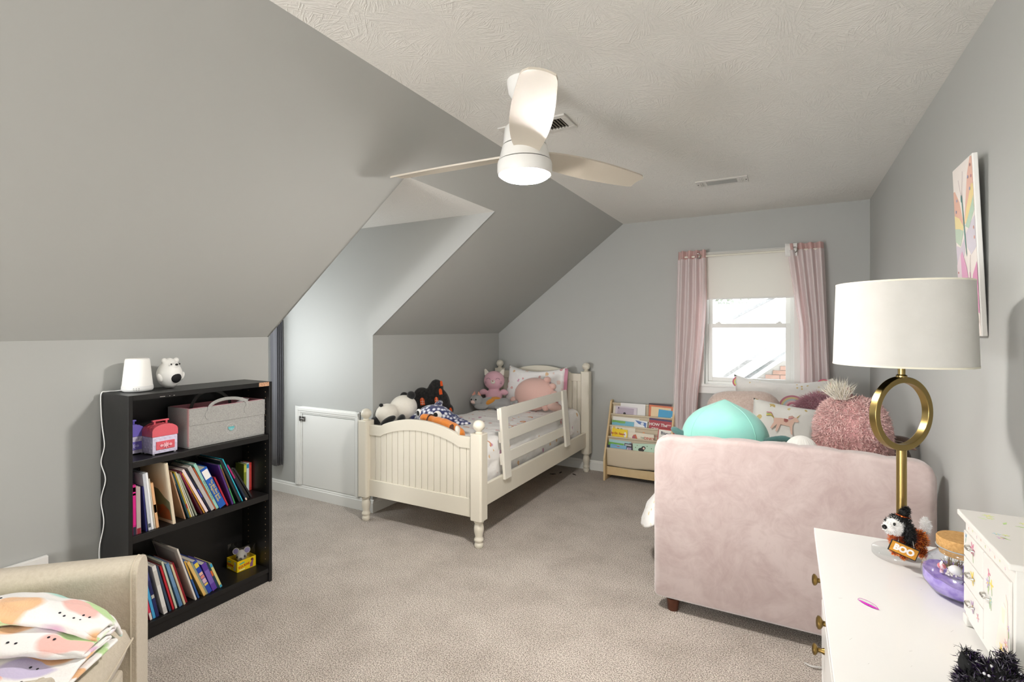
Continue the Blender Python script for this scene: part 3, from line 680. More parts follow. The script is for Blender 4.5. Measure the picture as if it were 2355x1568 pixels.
# ------------------------------------------------------------------ things standing on and in the bookcase
def shelf_things():
    z = BH+.0006
    n = thing('night_light', 'white cone shaped night light on top of the bookcase', 'lamp', (-2.675, 1.243, z))
    m = MB(); m.lathe([(0, 0), (.052, 0), (.060, .006), (.0625, .014), (.0615, .026), (0, .026)], 36); base = m.obj('base', M_white, n)
    m = MB(); m.lathe([(0, .0265), (.0605, .0265), (.059, .036), (.0485, .145), (.0465, .152), (.042, .1545), (0, .155)], 36)
    m.obj('shade', mk('lit_night_light_shade', '#f4f3ef', .5, emit=('#fff6ea', .02)), n)
    m = MB()
    for k in range(3):
        for j in range(2):
            a = R(-38+9*k); m.box(-.0022, .0022, -.0003, .0006, -.0022, .0022, M=RZ(0) @ T(.0622*cos(a), .0622*sin(a), .010+.007*j) @ RZ(k*9-38+90))
    m.obj('button', mk('button_grey', '#a9a8a5', .5), n)
    b = thing('bear_lamp', 'white polar bear shaped lamp with a black mouth opening on the bookcase', 'lamp', (-2.680, 1.385, z), (0, 0, R(8)))
    Mw = mk('matte_white_silicone', '#f1f0ec', .5, sss=.05)
    def body(v):
        k = 1.0 if v.z < 0 else 1-.34*v.z**1.3
        return Vector((v.x*k, v.y*k, v.z))
    m = MB(); m.ell((0, 0, .074), (.053, .056, .075), fn=body, seg=32, rings=22)
    for s in (-1, 1): m.ell((.006, s*.030, .136), (.011, .013, .014))
    m.ell((.036, 0, .112), (.014, .017, .013))
    o = m.obj('body', Mw, b, remesh=.0032, smooth_it=3)
    for s in (-1, 1):
        m = MB(); m.ell((.012, s*.056, .055), (.012, .009, .022), M=RX(s*-18)); m.obj('paw', Mw, b)
        m = MB(); m.ell((.0425, s*.021, .119), (.003, .0035, .0045), M=RY(-20)); m.obj('eye', mk('black_plastic', '#141414', .25), b)
    m = MB(); m.ell((.0515, 0, .117), (.005, .0075, .005)); m.obj('nose', MATS['black_plastic'], b)
    m = MB()
    m.ell((.045, .002, .052), (.012, .025, .025)); m.obj('mouth_opening', mk('mouth_black', '#060606', .7, noise_=(30, '#0b0a12', .3)), b)
    # cord of the night light down the side of the bookcase
    pts = [(-2.712, 1.205, z+.008), (-2.735, 1.185, z+.004), (-2.742, 1.150, z+.004), (-2.744, 1.129, z-.004), (-2.745, 1.1295, 1.02), (-2.735, 1.1295, .955), (-2.715, 1.1295, .87), (-2.745, 1.1295, .79), (-2.705, 1.1295, .72), (-2.745, 1.1295, .62), (-2.72, 1.1295, .52), (-2.755, 1.127, .40), (-2.745, 1.125, .30), (-2.72, 1.12, .16), (-2.69, 1.09, .006)]
    m = MB(); m.tube(catmull(pts, 8), .0024, 8); tag(m.obj('power_cord', M_white, None, (-2.74, 1.13, 0)), 'thin white cord hanging down the side of the bookcase', 'cord')
    # felt caddy
    c = thing('felt_caddy', 'grey felt nappy caddy with pink lining on the top shelf', 'basket', (-2.640, 1.605, SH[2]+.0006))
    Mf = mk('grey_felt', '#b3b2ae', .95, noise_=(240, '#8e8d8a', .28), bump=(300, .4, .002), sheen=.2)
    Mp = mk('pink_lining', '#d79aa3', .9); Md = mk('dark_felt_handle', '#6f6d6a', .95, noise_=(240, '#4d4c4a', .3))
    X0, X1, Y0, Y1, H, t = -.095, .090, -.200, .205, .192, .006
    m = MB(); m.box(X0, X1, Y0, Y1, 0, .006)
    for a in ((X1-t, X1, Y0, Y1), (X0, X0+t, Y0, Y1), (X0+t, X1-t, Y0, Y0+t), (X0+t, X1-t, Y1-t, Y1)): m.box(a[0], a[1], a[2], a[3], .006, H)
    m.obj('body', Mf, c, bevel=.002)
    m = MB()
    for a in ((X1-t-.003, X1-t, Y0+t, Y1-t), (X0+t, X0+t+.003, Y0+t, Y1-t), (X0+t+.003, X1-t-.003, Y0+t, Y0+t+.003), (X0+t+.003, X1-t-.003, Y1-t-.003, Y1-t)): m.box(a[0], a[1], a[2], a[3], .007, H+.0015)
    m.box(X0+.012, X1-.012, .03, .034, .007, H-.01); m.box(X0+.012, X1-.012, -.07, -.066, .007, H-.012); m.obj('lining', Mp, c)
    m = MB(); m.box(X1, X1+.003, Y0+.001, Y1, .11, H); m.obj('front_pocket', Mf, c, bevel=.001)
    m = MB()     # stitched fold at the near corner
    m.box(X1-.010, X1+.0035, Y0-.0025, Y0-.0005, .01, H); m.obj('corner_binding', mk('pink_binding', '#c9a09f', .9), c)
    for nm, xx, zz, rise in (('handle', X1+.0045, H-.035, .085), ('handle', X0+.035, H-.03, .085)):
        q_ = .45 if xx > 0 else .95; pts = catmull([(xx, -.105, zz), (xx, -.100, H+.002), (xx-.015, -.055, H+.048*q_), (xx-.02, .0, H+.062*q_), (xx-.015, .055, H+.050*q_), (xx, .095, H+.004), (xx, .100, zz)], 7)
        m = MB()
        def rib(u, v, P=pts):
            i = min(int(u*(len(P)-1)), len(P)-2); f_ = u*(len(P)-1)-i; p = P[i].lerp(P[i+1], f_); t_ = (P[i+1]-P[i]).normalized(); n_ = Vector((1, 0, 0)); s_ = t_.cross(n_).normalized()
            a = 2*pi*v; return p+n_*cos(a)*.003+s_*sin(a)*.0085
        m.grid(rib, 44, 10, cv=True); m.obj(nm, Mf if xx > 0 else Md, c)
    for yy in (-.105, .100):
        m = MB(); m.prism(circle(.019, 20, 0, 0, .024), basis((X1+.003, yy, H-.040), (0, 1, 0), (0, 0, 1)), .003); m.obj('handle_tab', Mf, c, recalc=True, bevel=.0006)
    B = basis((X1+.0032, .012, .064), (0, 1, 0), (0, 0, 1))
    m = MB(); m.prism(arc_band(.0270, .0277, 0, 359.9, 40), B, .0004); m.prism(arc_band(.0200, .0206, 200, 340, 20), B, .0004); m.obj('badge_ring', mk('badge_white', '#e4e4e0', .5), c, recalc=True)
    m = MB(); m.prism([(-.017, .010), (.017, .010), (.0155, .001), (.009, -.008), (0, -.011), (-.009, -.008), (-.0155, .001)], B, .0005); m.obj('badge_bowl', mk('badge_teal', '#5fb4b8', .5), c, recalc=True)
    m = MB()
    for k in range(5): m.box(-.0005, .0005, -.008, .002, .0004, .0009, M=B @ T((k-2)*.0055, 0, 0) @ RZ((k-2)*-9))
    for k in range(4): m.prism(circle(.0014, 8, -.008+.0055*k, .014), B, .0006)
    m.obj('badge_lines', MATS['badge_white'], c)
    w = thing('wipes_packet', 'shiny white and magenta packet poking out of the felt caddy', 'packet', (-2.625, 1.735, SH[2]+.15), (R(24), 0, 0)); w['group'] = 'caddy contents'
    m = MB(); m.grid(lambda u, v: ((v-.5)*.06*(1-abs(2*u-1)**6*.2), (u-.5)*.075, .038+.010*sin(pi*v)*sin(pi*u)), 12, 8); m.grid(lambda u, v: ((v-.5)*.06*(1-abs(2*u-1)**6*.2), (u-.5)*.075, .038-.034*sin(pi*v)*sin(pi*u)), 12, 8); m.obj('film', mk('shiny_white_film', '#dcd9d8', .2, coat=.5), w)
    m = MB(); m.box(-.028, .028, -.040, -.030, .036, .043); m.obj('magenta_band', mk('magenta_film', '#c01058', .3), w, bevel=.002)
    # toy boxes
    def toybox(label, loc, lid, mount):
        t_ = thing('toy_chest', label, 'toy box', loc, (0, 0, 0), 'toy chests on the top shelf'); Ml = mk('toy_lid_'+lid, lid, .45); Mb_ = mk('toy_body_lilac', '#d9d3ea', .45)
        w, d, h = .108, .088, .082
        m = MB(); m.box(-d, 0, 0, w, .005, h); m.obj('body', Mb_, t_, bevel=.002)
        for x in (-d+.01, -.008):
            for y in (.008, w-.008): m = MB(); m.lathe([(.005, 0), (.005, .006)], 10, (x, y, 0)); m.obj('foot', mk('clear_foot', '#cfcdd6', .3), t_)
        m = MB(); prof = [(-d-.002, h), (.002, h)]
        n_ = 12
        prof = [(0-.002, 0), (w+.002, 0)]+[(w/2+(w/2+.002)*cos(pi*k/n_), .026+.030*sin(pi*k/n_)) for k in range(n_+1)]
        m.prism(prof, basis((-d-.002, 0, h+.0005), (0, 1, 0), (0, 0, 1)), d+.004); m.obj('lid', Ml, t_, recalc=True, bevel=.0015)
        # quilted relief on the visible faces: raised diamonds joined as one part
        m = MB(); rr = .0105
        for i in range(6):
            for j in range(5):
                if (i+j) % 2: continue
                cxx, cz = -d+.012+i*.013, .016+j*.0145
                m.add([(cxx-rr*.9, -.0002, cz), (cxx, -.0002, cz-rr), (cxx+rr*.9, -.0002, cz), (cxx, -.0002, cz+rr), (cxx, -.0028, cz)], [(0, 1, 4), (1, 2, 4), (2, 3, 4), (3, 0, 4)])
        for i in range(9):
            for j in range(5):
                if (i+j) % 2: continue
                cy_, cz = .009+i*.0113, .016+j*.0145
                m.add([(.0002, cy_-rr*.8, cz), (.0002, cy_, cz-rr), (.0002, cy_+rr*.8, cz), (.0002, cy_, cz+rr), (.0022, cy_, cz)], [(0, 1, 4), (1, 2, 4), (2, 3, 4), (3, 0, 4)])
        tag(m.obj('quilted_relief', Mb_, t_), 'raised quilted diamonds', None, kind='stuff')
        m = MB()
        for i in range(7):
            for j in range(8):
                if (i+j) % 2: continue
                a = pi*(j+.5)/8; yc, zc = w/2+(w/2+.002)*cos(a), h+.026+.030*sin(a); cxx = -d+.006+i*.0128
                nv = Vector((0, cos(a), sin(a)*1.4)).normalized(); tv = Vector((0, -sin(a)*1.6, cos(a)*.8)).normalized()*.010; c0 = Vector((cxx, yc, zc)); ex = Vector((.0085, 0, 0))
                m.add([c0-ex, c0-tv, c0+ex, c0+tv, c0+nv*.0025], [(0, 1, 4), (1, 2, 4), (2, 3, 4), (3, 0, 4)])
        tag(m.obj('lid_relief', Ml, t_, recalc=True), 'raised quilting on the lid', None, kind='stuff')
        m = MB(); m.box(.0006, .0040, .014, w-.014, .022, .060); pl = m.obj('drawer_front', Ml, t_, bevel=.001)
        m = MB(); B = basis((.0042, w/2, .041), (0, 1, 0), (0, 0, 1))
        fl = [((.006+.009*(.5+.5*cos(8*a)))*cos(a), (.006+.009*(.5+.5*cos(8*a)))*sin(a)) for a in [2*pi*k/64 for k in range(64)]]
        m.prism(fl, B, .004); m.prism(circle(.006, 16, -.020), B, .004); m.prism(circle(.006, 16, .020), B, .004); m.prism([(-.02, -.003), (.02, -.003), (.02, .003), (-.02, .003)], B, .0025)
        m.obj('flower_pull', mk('toy_pull_'+mount, mount, .45), pl, recalc=True)
        m = MB(); zt = h+.056
        for yy in (w/2-.030, w/2+.022): m.box(-d/2-.006, -d/2+.006, yy, yy+.008, zt-.004, zt+.012)
        m.box(-d/2-.008, -d/2+.008, w/2-.036, w/2+.036, zt+.010, zt+.017); m.obj('handle', Ml, t_, bevel=.002)
    toybox('small coral pink toy chest with a flower pull on the top shelf', (-2.562, 1.252, SH[2]+.0006), '#e0636f', '#efb6bf')
    toybox('small violet blue toy chest beside the coral pink one', (-2.655, 1.1565, SH[2]+.0006), '#7d6fcf', '#b9b2ea')
    # mouse toy in its yellow display box
    q = thing('mouse_toy_box', 'yellow box holding a grey toy mouse under clear plastic', 'toy', (-2.668, 1.752, SH[0]+.0006), (0, 0, R(-4)))
    My = mk('yellow_card', '#e6c617', .45); A = .052; Hb = .058
    m = MB()
    for a in ((A-.0015, A, -A, A), (-A, -A+.0015, -A, A), (-A+.0015, A-.0015, -A, -A+.0015), (-A+.0015, A-.0015, A-.0015, A)): m.box(a[0], a[1], a[2], a[3], 0, Hb)
    m.box(-A+.0015, A-.0015, -A+.0015, A-.0015, 0, Hb*.62); m.obj('box', My, q)
    m = MB(); e = A-.0028; zt = .128
    m.box(-e, e, -e, e, Hb*.64, zt); gl = bpy.data.materials.new('clear_plastic'); gl.use_nodes = True; thin_glass(gl, (.94, .94, .94, 1), .10)
    m.obj('clear_cover', gl, q)
    mo = MB(); Mg = mk('mouse_grey', '#b5b2ab', .5)
    def hd(v):
        k = 1-.28*max(0, v.x); return Vector((v.x, v.y*k, v.z*k-.15*max(0, v.x)))
    mo.ell((0, 0, .062), (.036, .028, .030), M=RZ(-35), fn=hd, seg=28, rings=18); h_ = mo.obj('mouse_head', Mg, q)
    for s, ang in ((-1, -75), (1, 5)):
        m = MB(); B = RZ(-35)
        m.lathe([(0, -.004), (.014, -.004), (.0175, 0), (.0165, .004), (.0145, .0025), (0, .0015)], 24, B @ Vector((-.004, s*.027, .088)), B @ RZ(s*18) @ RY(78)); er = m.obj('ear', Mg, q)
        m = MB(); m.lathe([(0, .0034), (.012, .0044), (.0135, .0036)], 22, B @ Vector((-.004, s*.027, .088)), B @ RZ(s*18) @ RY(78)); m.obj('ear_lining', mk('ear_mauve', '#7b74a0', .6), er)
    m = MB(); m.ell(RZ(-35) @ Vector((.036, 0, .056)), .0085); m.obj('nose', mk('mouse_nose', '#1a1919', .2), q)
    for s in (-1, 1):
        m = MB(); m.ell(RZ(-35) @ Vector((.024, s*.0185, .065)), (.004, .005, .007), M=RZ(-35)); m.obj('eye', MATS['mouse_nose'], q)
    # printed faces
    for (o_, ux, nrm) in (((A+.0003, 0, 0), (0, 1, 0), 'r'), ((0, -A-.0003, 0), (1, 0, 0), 'l')):
        B = basis((o_[0], o_[1], Hb*.5), ux, (0, 0, 1))
        text('box_title', 'SQUEAK', .017, mk('print_red', '#c03a1c', .5), q, B @ T(-.014 if nrm == 'r' else -.018, -.003, .0003) @ RZ(8 if nrm == 'r' else 0), bold=.0006)
        m = MB(); m.prism([(-.040, .008), (-.012, .012), (-.012, .018), (-.040, .014)], B, .0004); m.obj('box_print', colmat('#3aa7a0'), q, recalc=True)
        m = MB(); m.prism([(.018, -.024), (.034, -.024), (.036, .0), (.040, .014), (.034, .016), (.026, .004), (.020, -.004)], B, .0004); m.obj('box_print', colmat('#8a5a86' if nrm == 'r' else '#a9abb5'), q, recalc=True)
        m = MB(); m.prism(circle(.007, 16, .030, .016), B, .0006); m.obj('box_print', colmat('#6a3b26' if nrm == 'r' else '#b5b7c0'), q, recalc=True)
        m = MB(); m.prism([(-.040, -.024), (-.010, -.022), (-.010, -.018), (-.040, -.020)], B, .0004); m.obj('box_print', colmat('#efe9cf'), q, recalc=True)
shelf_things()

# ------------------------------------------------------------------ dark curtain in the dormer
def dark_curtain():
    m = MB()
    def f(u, v):
        z = .235+(1.93-.235)*v
        return (-3.842+.052*sin(u*21)*(.85+.15*v)+.006*sin(u*40+v*3), 2.808+.056*u+.004*sin(v*5), z)
    m.grid(f, 90, 10); o = m.obj('dormer_curtain', mk('charcoal_blackout_cloth', '#5b5b60', .85, sheen=.2), None, (-3.845, 2.83, .235))
    s = o.modifiers.new('thick', 'SOLIDIFY'); s.thickness = .002
    tag(o, 'charcoal curtain bunched in the dormer corner behind the bookcase', 'curtain')
    m = MB(); m.tube([(-3.842, 2.01, 1.945), (-3.842, 2.868, 1.945)], .009, 12); tag(m.obj('dormer_curtain_rod', mk('rod_dark', '#3b3a3a', .4, .6), None, (-3.842, 2.0, 1.945)), 'dark rod carrying the dormer curtain', 'curtain rod')
dark_curtain()

# ------------------------------------------------------------------ printed cloth: white with small rainbows, hearts and dots
def print_cloth(name, base, scale, bumpy=True, arcs=True, density=.55, cols=('#d9a0a0', '#e2b27c', '#c98aa8', '#e9c9bd', '#d77f86')):
    m = mk(name, base, .85, spec=.2, sheen=.15); nt = m.node_tree; L = nt.links; b = nt.nodes['Principled BSDF']
    tc = N(nt, 'ShaderNodeTexCoord'); base_c = srgb(base)
    prev = None
    def mix(fac, col):
        nonlocal prev
        mx = N(nt, 'ShaderNodeMix', data_type='RGBA'); L.new(fac, mx.inputs[0])
        if prev is None: mx.inputs[6].default_value = base_c
        else: L.new(prev, mx.inputs[6])
        if isinstance(col, str): mx.inputs[7].default_value = srgb(col)
        else: L.new(col, mx.inputs[7])
        prev = mx.outputs[2]
    for k, (sc, rad, off) in enumerate(((scale, .25, (0, 0, 0)), (scale*1.35, .2, (5.3, 2.1, 7.7)))):
        ad = N(nt, 'ShaderNodeVectorMath', operation='ADD'); ad.inputs[1].default_value = off; L.new(tc.outputs['Object'], ad.inputs[0])
        wn = N(nt, 'ShaderNodeTexNoise'); wn.inputs['Scale'].default_value = sc*2.6; L.new(tc.outputs['Object'], wn.inputs['Vector'])
        ws = N(nt, 'ShaderNodeVectorMath', operation='SCALE'); ws.inputs['Scale'].default_value = .45/sc; L.new(wn.outputs['Color'], ws.inputs[0])
        a2 = N(nt, 'ShaderNodeVectorMath', operation='ADD'); L.new(ad.outputs[0], a2.inputs[0]); L.new(ws.outputs[0], a2.inputs[1])
        vo = N(nt, 'ShaderNodeTexVoronoi'); vo.inputs['Scale'].default_value = sc; vo.inputs['Randomness'].default_value = .85; L.new(a2.outputs[0], vo.inputs['Vector'])
        sp = N(nt, 'ShaderNodeSeparateColor'); L.new(vo.outputs['Color'], sp.inputs[0])
        on = math_(nt, 'LESS_THAN', sp.outputs[0], density); inside = math_(nt, 'LESS_THAN', vo.outputs['Distance'], rad)
        r = N(nt, 'ShaderNodeValToRGB'); r.color_ramp.interpolation = 'CONSTANT'
        while len(r.color_ramp.elements) < len(cols): r.color_ramp.elements.new(.5)
        for i, e in enumerate(r.color_ramp.elements): e.position = i/len(cols); e.color = srgb(cols[i])
        L.new(sp.outputs[1], r.inputs[0])
        mix(math_(nt, 'MULTIPLY', on, inside), r.outputs[0])
    if arcs:   # three-band rainbows standing up in their cells
        ad = N(nt, 'ShaderNodeVectorMath', operation='ADD'); ad.inputs[1].default_value = (1.7, 8.1, 3.3); L.new(tc.outputs['Object'], ad.inputs[0])
        vo = N(nt, 'ShaderNodeTexVoronoi'); vo.inputs['Scale'].default_value = scale*.52; vo.inputs['Randomness'].default_value = .8; L.new(ad.outputs[0], vo.inputs['Vector'])
        df = N(nt, 'ShaderNodeVectorMath', operation='SUBTRACT'); L.new(ad.outputs[0], df.inputs[0]); L.new(vo.outputs['Position'], df.inputs[1])
        sp = N(nt, 'ShaderNodeSeparateColor'); L.new(vo.outputs['Color'], sp.inputs[0]); on = math_(nt, 'LESS_THAN', sp.outputs[0], .5)
        dt = N(nt, 'ShaderNodeVectorMath', operation='DOT_PRODUCT'); dt.inputs[1].default_value = (.35, .75, .56); L.new(df.outputs[0], dt.inputs[0])
        up = math_(nt, 'GREATER_THAN', dt.outputs['Value'], 0.0)
        for lo, hi, c in ((.225, .265, '#c76a78'), (.185, .225, '#dba85c'), (.145, .185, '#e3b9a8')):
            band = math_(nt, 'MULTIPLY', math_(nt, 'GREATER_THAN', vo.outputs['Distance'], lo), math_(nt, 'LESS_THAN', vo.outputs['Distance'], hi))
            mix(math_(nt, 'MULTIPLY', math_(nt, 'MULTIPLY', band, up), on), c)
    L.new(prev, b.inputs['Base Color'])
    if bumpy:
        n = N(nt, 'ShaderNodeTexNoise'); n.inputs['Scale'].default_value = 9; n.inputs['Detail'].default_value = 4; n.inputs['Distortion'].default_value = 1.2; L.new(tc.outputs['Object'], n.inputs['Vector'])
        bp = N(nt, 'ShaderNodeBump'); bp.inputs['Strength'].default_value = .35; bp.inputs['Distance'].default_value = .02; L.new(n.outputs['Fac'], bp.inputs['Height']); L.new(bp.outputs[0], b.inputs['Normal'])
    return m
M_print = print_cloth('rainbow_print_cotton', '#f3f1ef', 14.0, density=.40, cols=('#e0b9b6', '#e6c49c', '#d6aabf', '#ecd6cd', '#dfa5a9'))

# ------------------------------------------------------------------ white twin bed
PXL, PXR, FY, HY = -2.713, -1.738, 2.745, 4.705
def bed():
    Mp = mk('cream_white_paint', '#ded8c9', .32, coat=.15, noise_=(2.5, '#dbd4c4', .3))
    b = thing('twin_bed', 'cream white twin bed with beadboard ends and round post finials', 'bed', ((PXL+PXR)/2, (FY+HY)/2, 0)); off = tuple(b.location)
    hw = .044
    def post(x, y, top):
        m = MB(); ch = .010
        oct_ = [(hw-ch, -hw), (hw, -hw+ch), (hw, hw-ch), (hw-ch, hw), (-hw+ch, hw), (-hw, hw-ch), (-hw, -hw+ch), (-hw+ch, -hw)]
        m.prism(oct_, T(x, y, .178), top-.178); p = m.obj('post', Mp, b, off, bevel=.003)
        m = MB(); m.lathe([(0, top-.001), (.022, top), (.024, top+.006), (.016, top+.012), (.020, top+.016), (.0345, top+.030), (.0395, top+.046), (.0365, top+.062), (.026, top+.076), (.012, top+.083), (0, top+.0845)], 28, (x, y, 0)); m.obj('finial', Mp, p, (off[0], off[1], off[2]))
        m = MB(); m.lathe([(0, 0), (.024, 0), (.029, .010), (.030, .022), (.024, .034), (.026, .038), (.031, .046), (.031, .056), (.024, .066), (.0245, .075), (.031, .105), (.0325, .125), (.029, .146), (.025, .155), (.031, .160), (.032, .168), (.027, .176), (0, .179)], 28, (x, y, 0)); m.obj('leg', Mp, p, off)
        return p
    for x in (PXL, PXR):
        post(x, FY, .730); post(x, HY, .980)
    x0, x1 = PXL+hw-.004, PXR-hw+.004; W = x1-x0
    def archz(x, zs, rise, flat=.125):
        u = (x-x0)/W
        if u < flat or u > 1-flat: return zs
        q = (u-flat)/(1-2*flat); return zs+rise*sin(pi*q)**.75*1.0 if 0 < q < 1 else zs
    def end(nm, y, zs, rise, zpan, zrail, thick_face):
        M_ = basis((0, y+.012, 0), (1, 0, 0), (0, 0, 1))   # z of the basis points to -y
        root = None; n = 48; xs = [x0+W*i/n for i in range(n+1)]
        poly = [(x, archz(x, zs, rise)) for x in xs]+[(x, archz(x, zs-.075, rise)) for x in reversed(xs)]
        m = MB(); m.prism(poly, M_, .026); root = m.obj(nm, Mp, b, off, recalc=True, bevel=.003)
        m = MB(); m.box(x0, x1, y-.014, y+.012, zrail, zpan); m.obj('bottom_rail', Mp, root, off, bevel=.003)
        k = 17; pw = W/k
        for i in range(k):
            a, c = x0+pw*i+.0016, x0+pw*(i+1)-.0016
            top = [(a+(c-a)*j/4, archz(a+(c-a)*j/4, zs-.071, rise)) for j in range(5)]
            m = MB(); m.prism([(a, zpan-.004), (c, zpan-.004)]+list(reversed(top)), basis((0, y+.008, 0), (1, 0, 0), (0, 0, 1)), .0125); m.obj('beadboard_plank', Mp, root, off, recalc=True, bevel=.0022)
        m = MB(); m.box(x0, x1, y+.008, y+.011, zpan-.01, zs-.06); m.obj('panel_backing', Mp, root, off)
        return root
    end('footboard', FY, .702, .072, .305, .186, 0)
    end('headboard', HY, .955, .068, .50, .25, 0)
    for x in (PXL, PXR):
        m = MB(); m.box(x-.012, x+.014, FY+hw-.002, HY-hw+.002, .248, .388); m.obj('side_rail', Mp, b, off, bevel=.003)
    m = MB(); m.box(PXL+.016, PXR-.014, FY+.03, HY-.03, .262, .278); m.obj('slat_platform', mk('raw_pine', '#cdb58f', .7), b, off)
    # guard rail clamped to the side rail, leaning slightly over the bed
    g = Matrix.Translation((PXR+.016, 0, .36)) @ RY(-4.2); Mg = mk('guard_rail_paint', '#e3dfd4', .32)
    gr = None
    for y in (3.075, 4.165):
        m = MB(); m.box(0, .020, y-.046, y+.046, 0, .492, M=g); o = m.obj('guard_post', Mg, b, off, bevel=.003)
    for z0 in (.408, .250, .098):
        m = MB(); m.box(-.016, -.0005, 3.03, 4.21, z0, z0+.078, M=g); m.obj('guard_slat', Mg, b, off, bevel=.003)
    return b
bed()
def mattress_box(name, label, x0, x1, y0, y1, z0, z1, mat):
    m = MB(); m.box(x0, x1, y0, y1, z0, z1); return tag(m.obj(name, mat, None, ((x0+x1)/2, (y0+y1)/2, z0), bevel=.04, seg=4), label, 'mattress')
M_linen = mk('white_linen', '#eceae7', .85, sheen=.15, bump=(60, .1, .002))
mattress_box('bed_mattress', 'white mattress under the rainbow print duvet of the cream bed', PXL+.085, PXR-.095, FY+.085, HY-.085, .280, .545, M_linen)
def soft_slab(fn, nu, nv): pass
def duvet(name, label, x0, x1, y0, y1, zt, hang, mat, seed, wr=.012, skirt=.03, zb_fn=None):
    """cloth over a mattress: rounded top with wrinkles, sides hanging to zt-hang"""
    m = MB(); cx, cyy = (x0+x1)/2, (y0+y1)/2; hx, hy = (x1-x0)/2, (y1-y0)/2; nu, nv = 110, 150
    def f(u, v):
        # u runs across: -1..1 with the outer quarters hanging
        a = (u*2-1)*1.5; bb = v*2-1
        sx = max(-1, min(1, a)); over = max(0, abs(a)-1)/.5
        x = cx+hx*sx; y = cyy+hy*bb
        edge = min(1.0, (1-abs(sx))*hx/.07); ey = min(1.0, (1-abs(bb))*hy/.06)
        z = zt-.05*(1-sqrt(max(0, 1-(1-edge)**2)))-.045*(1-sqrt(max(0, 1-(1-ey)**2)))
        w = fbm((x*1.0+seed, y*2.6, 0), 3.2, 4)*wr*(.5+1.0*abs(bb)*.0+.5)
        w += .55*wr*sin(y*34+3*fbm((x, y, seed), 2.5))*max(0, fbm((x*.9+4, y*.8, seed), 1.7)+.25)
        z += w*min(edge, ey)
        if over > 0:
            zz = hang*over; fade = 1-abs(bb)**10; bulge = fade*skirt*sin(pi*min(1, over*.95))*(.65+.6*fbm((y*2.0, over*1.5, seed+3), 2.0, 3))
            x += math.copysign(bulge+.004, a)+.010*fade*fbm((y*3, zz*6, seed), 3, 3)*min(1, over*3)
            z -= zz
        return (x, y, z)
    m.grid(f, nu, nv); o = m.obj(name, mat, None, (cx, cyy, zt-hang), angle=80)
    s = o.modifiers.new('thick', 'SOLIDIFY'); s.thickness = .006; s.offset = 1
    return tag(o, label, 'duvet')
duvet('duvet', 'white rainbow print duvet spread over the cream bed', PXL+.066, PXR-.056, FY+.032, HY-.034, .615, .215, M_print, 2.0, .014, .008)

# ------------------------------------------------------------------ pillows
def pillow(name, label, w, h, t, mat, loc, rot, group=None, cat='pillow', pinch=.10, seed=0, wr=.006, piping=None, extra=None, n=30, rnd_=0.0, sag=0.0):
    o = thing(name, label, cat, loc, rot, group)
    def f(sgn):
        def g(u, v):
            a, b = u*2-1, v*2-1
            k = (max(0, 1-a**4))**.55*(max(0, 1-b**4))**.55
            x = a*w/2*(1-pinch*(1-abs(a))*0-pinch*.6*(1-b*b)*abs(a)**3); z = h/2+b*h/2*(1-pinch*.6*(1-a*a)*abs(b)**3)
            if rnd_: x, z = x*(1-rnd_*b**4*.5), h/2+(z-h/2)*(1-rnd_*a**4)
            z -= sag*h*max(0, b)**2*(1-a*a)
            y = sgn*(t/2*k+wr*k*fbm((a*1.5+seed, b*1.5, sgn), 1.3, 3))
            return (x, y, z)
        return g
    m = MB(); m.grid(f(-1), n, n); m.grid(f(1), n, n); body = m.obj('pillow_cover', mat, o, angle=100, recalc=False)
    bm = bmesh.new(); bm.from_mesh(body.data); bmesh.ops.remove_doubles(bm, verts=bm.verts, dist=.0004); bmesh.ops.recalc_face_normals(bm, faces=bm.faces); bm.to_mesh(body.data); bm.free()
    if piping:
        P = [f(-1)(u, 0) for u in [i/20 for i in range(20)]]+[f(-1)(1, i/20) for i in range(20)]+[f(-1)(1-i/20, 1) for i in range(20)]+[f(-1)(0, 1-i/20) for i in range(20)]
        m = MB(); m.tube(P, .003, 6, closed=True); m.obj('piping', piping, o)
    return o
pillow('bed_pillow', 'white rainbow print pillow propped against the cream headboard', .66, .40, .15, M_print, (-2.225, 4.512, .640), (R(-15), 0, R(-1)), seed=3, wr=.02, piping=None, sag=.13)
m = MB(); m.grid(lambda u, v: (.300+.045*u, -.004+.010*sin(v*5), .04+.34*v-.02*u*sin(3*v)), 4, 14); o = m.obj('pillow_flange', mk('dusty_pink_trim', '#cc8fa2', .85), [x for x in bpy.data.objects if x.name.startswith('bed_pillow')][0]); o.modifiers.new('t', 'SOLIDIFY').thickness = .003

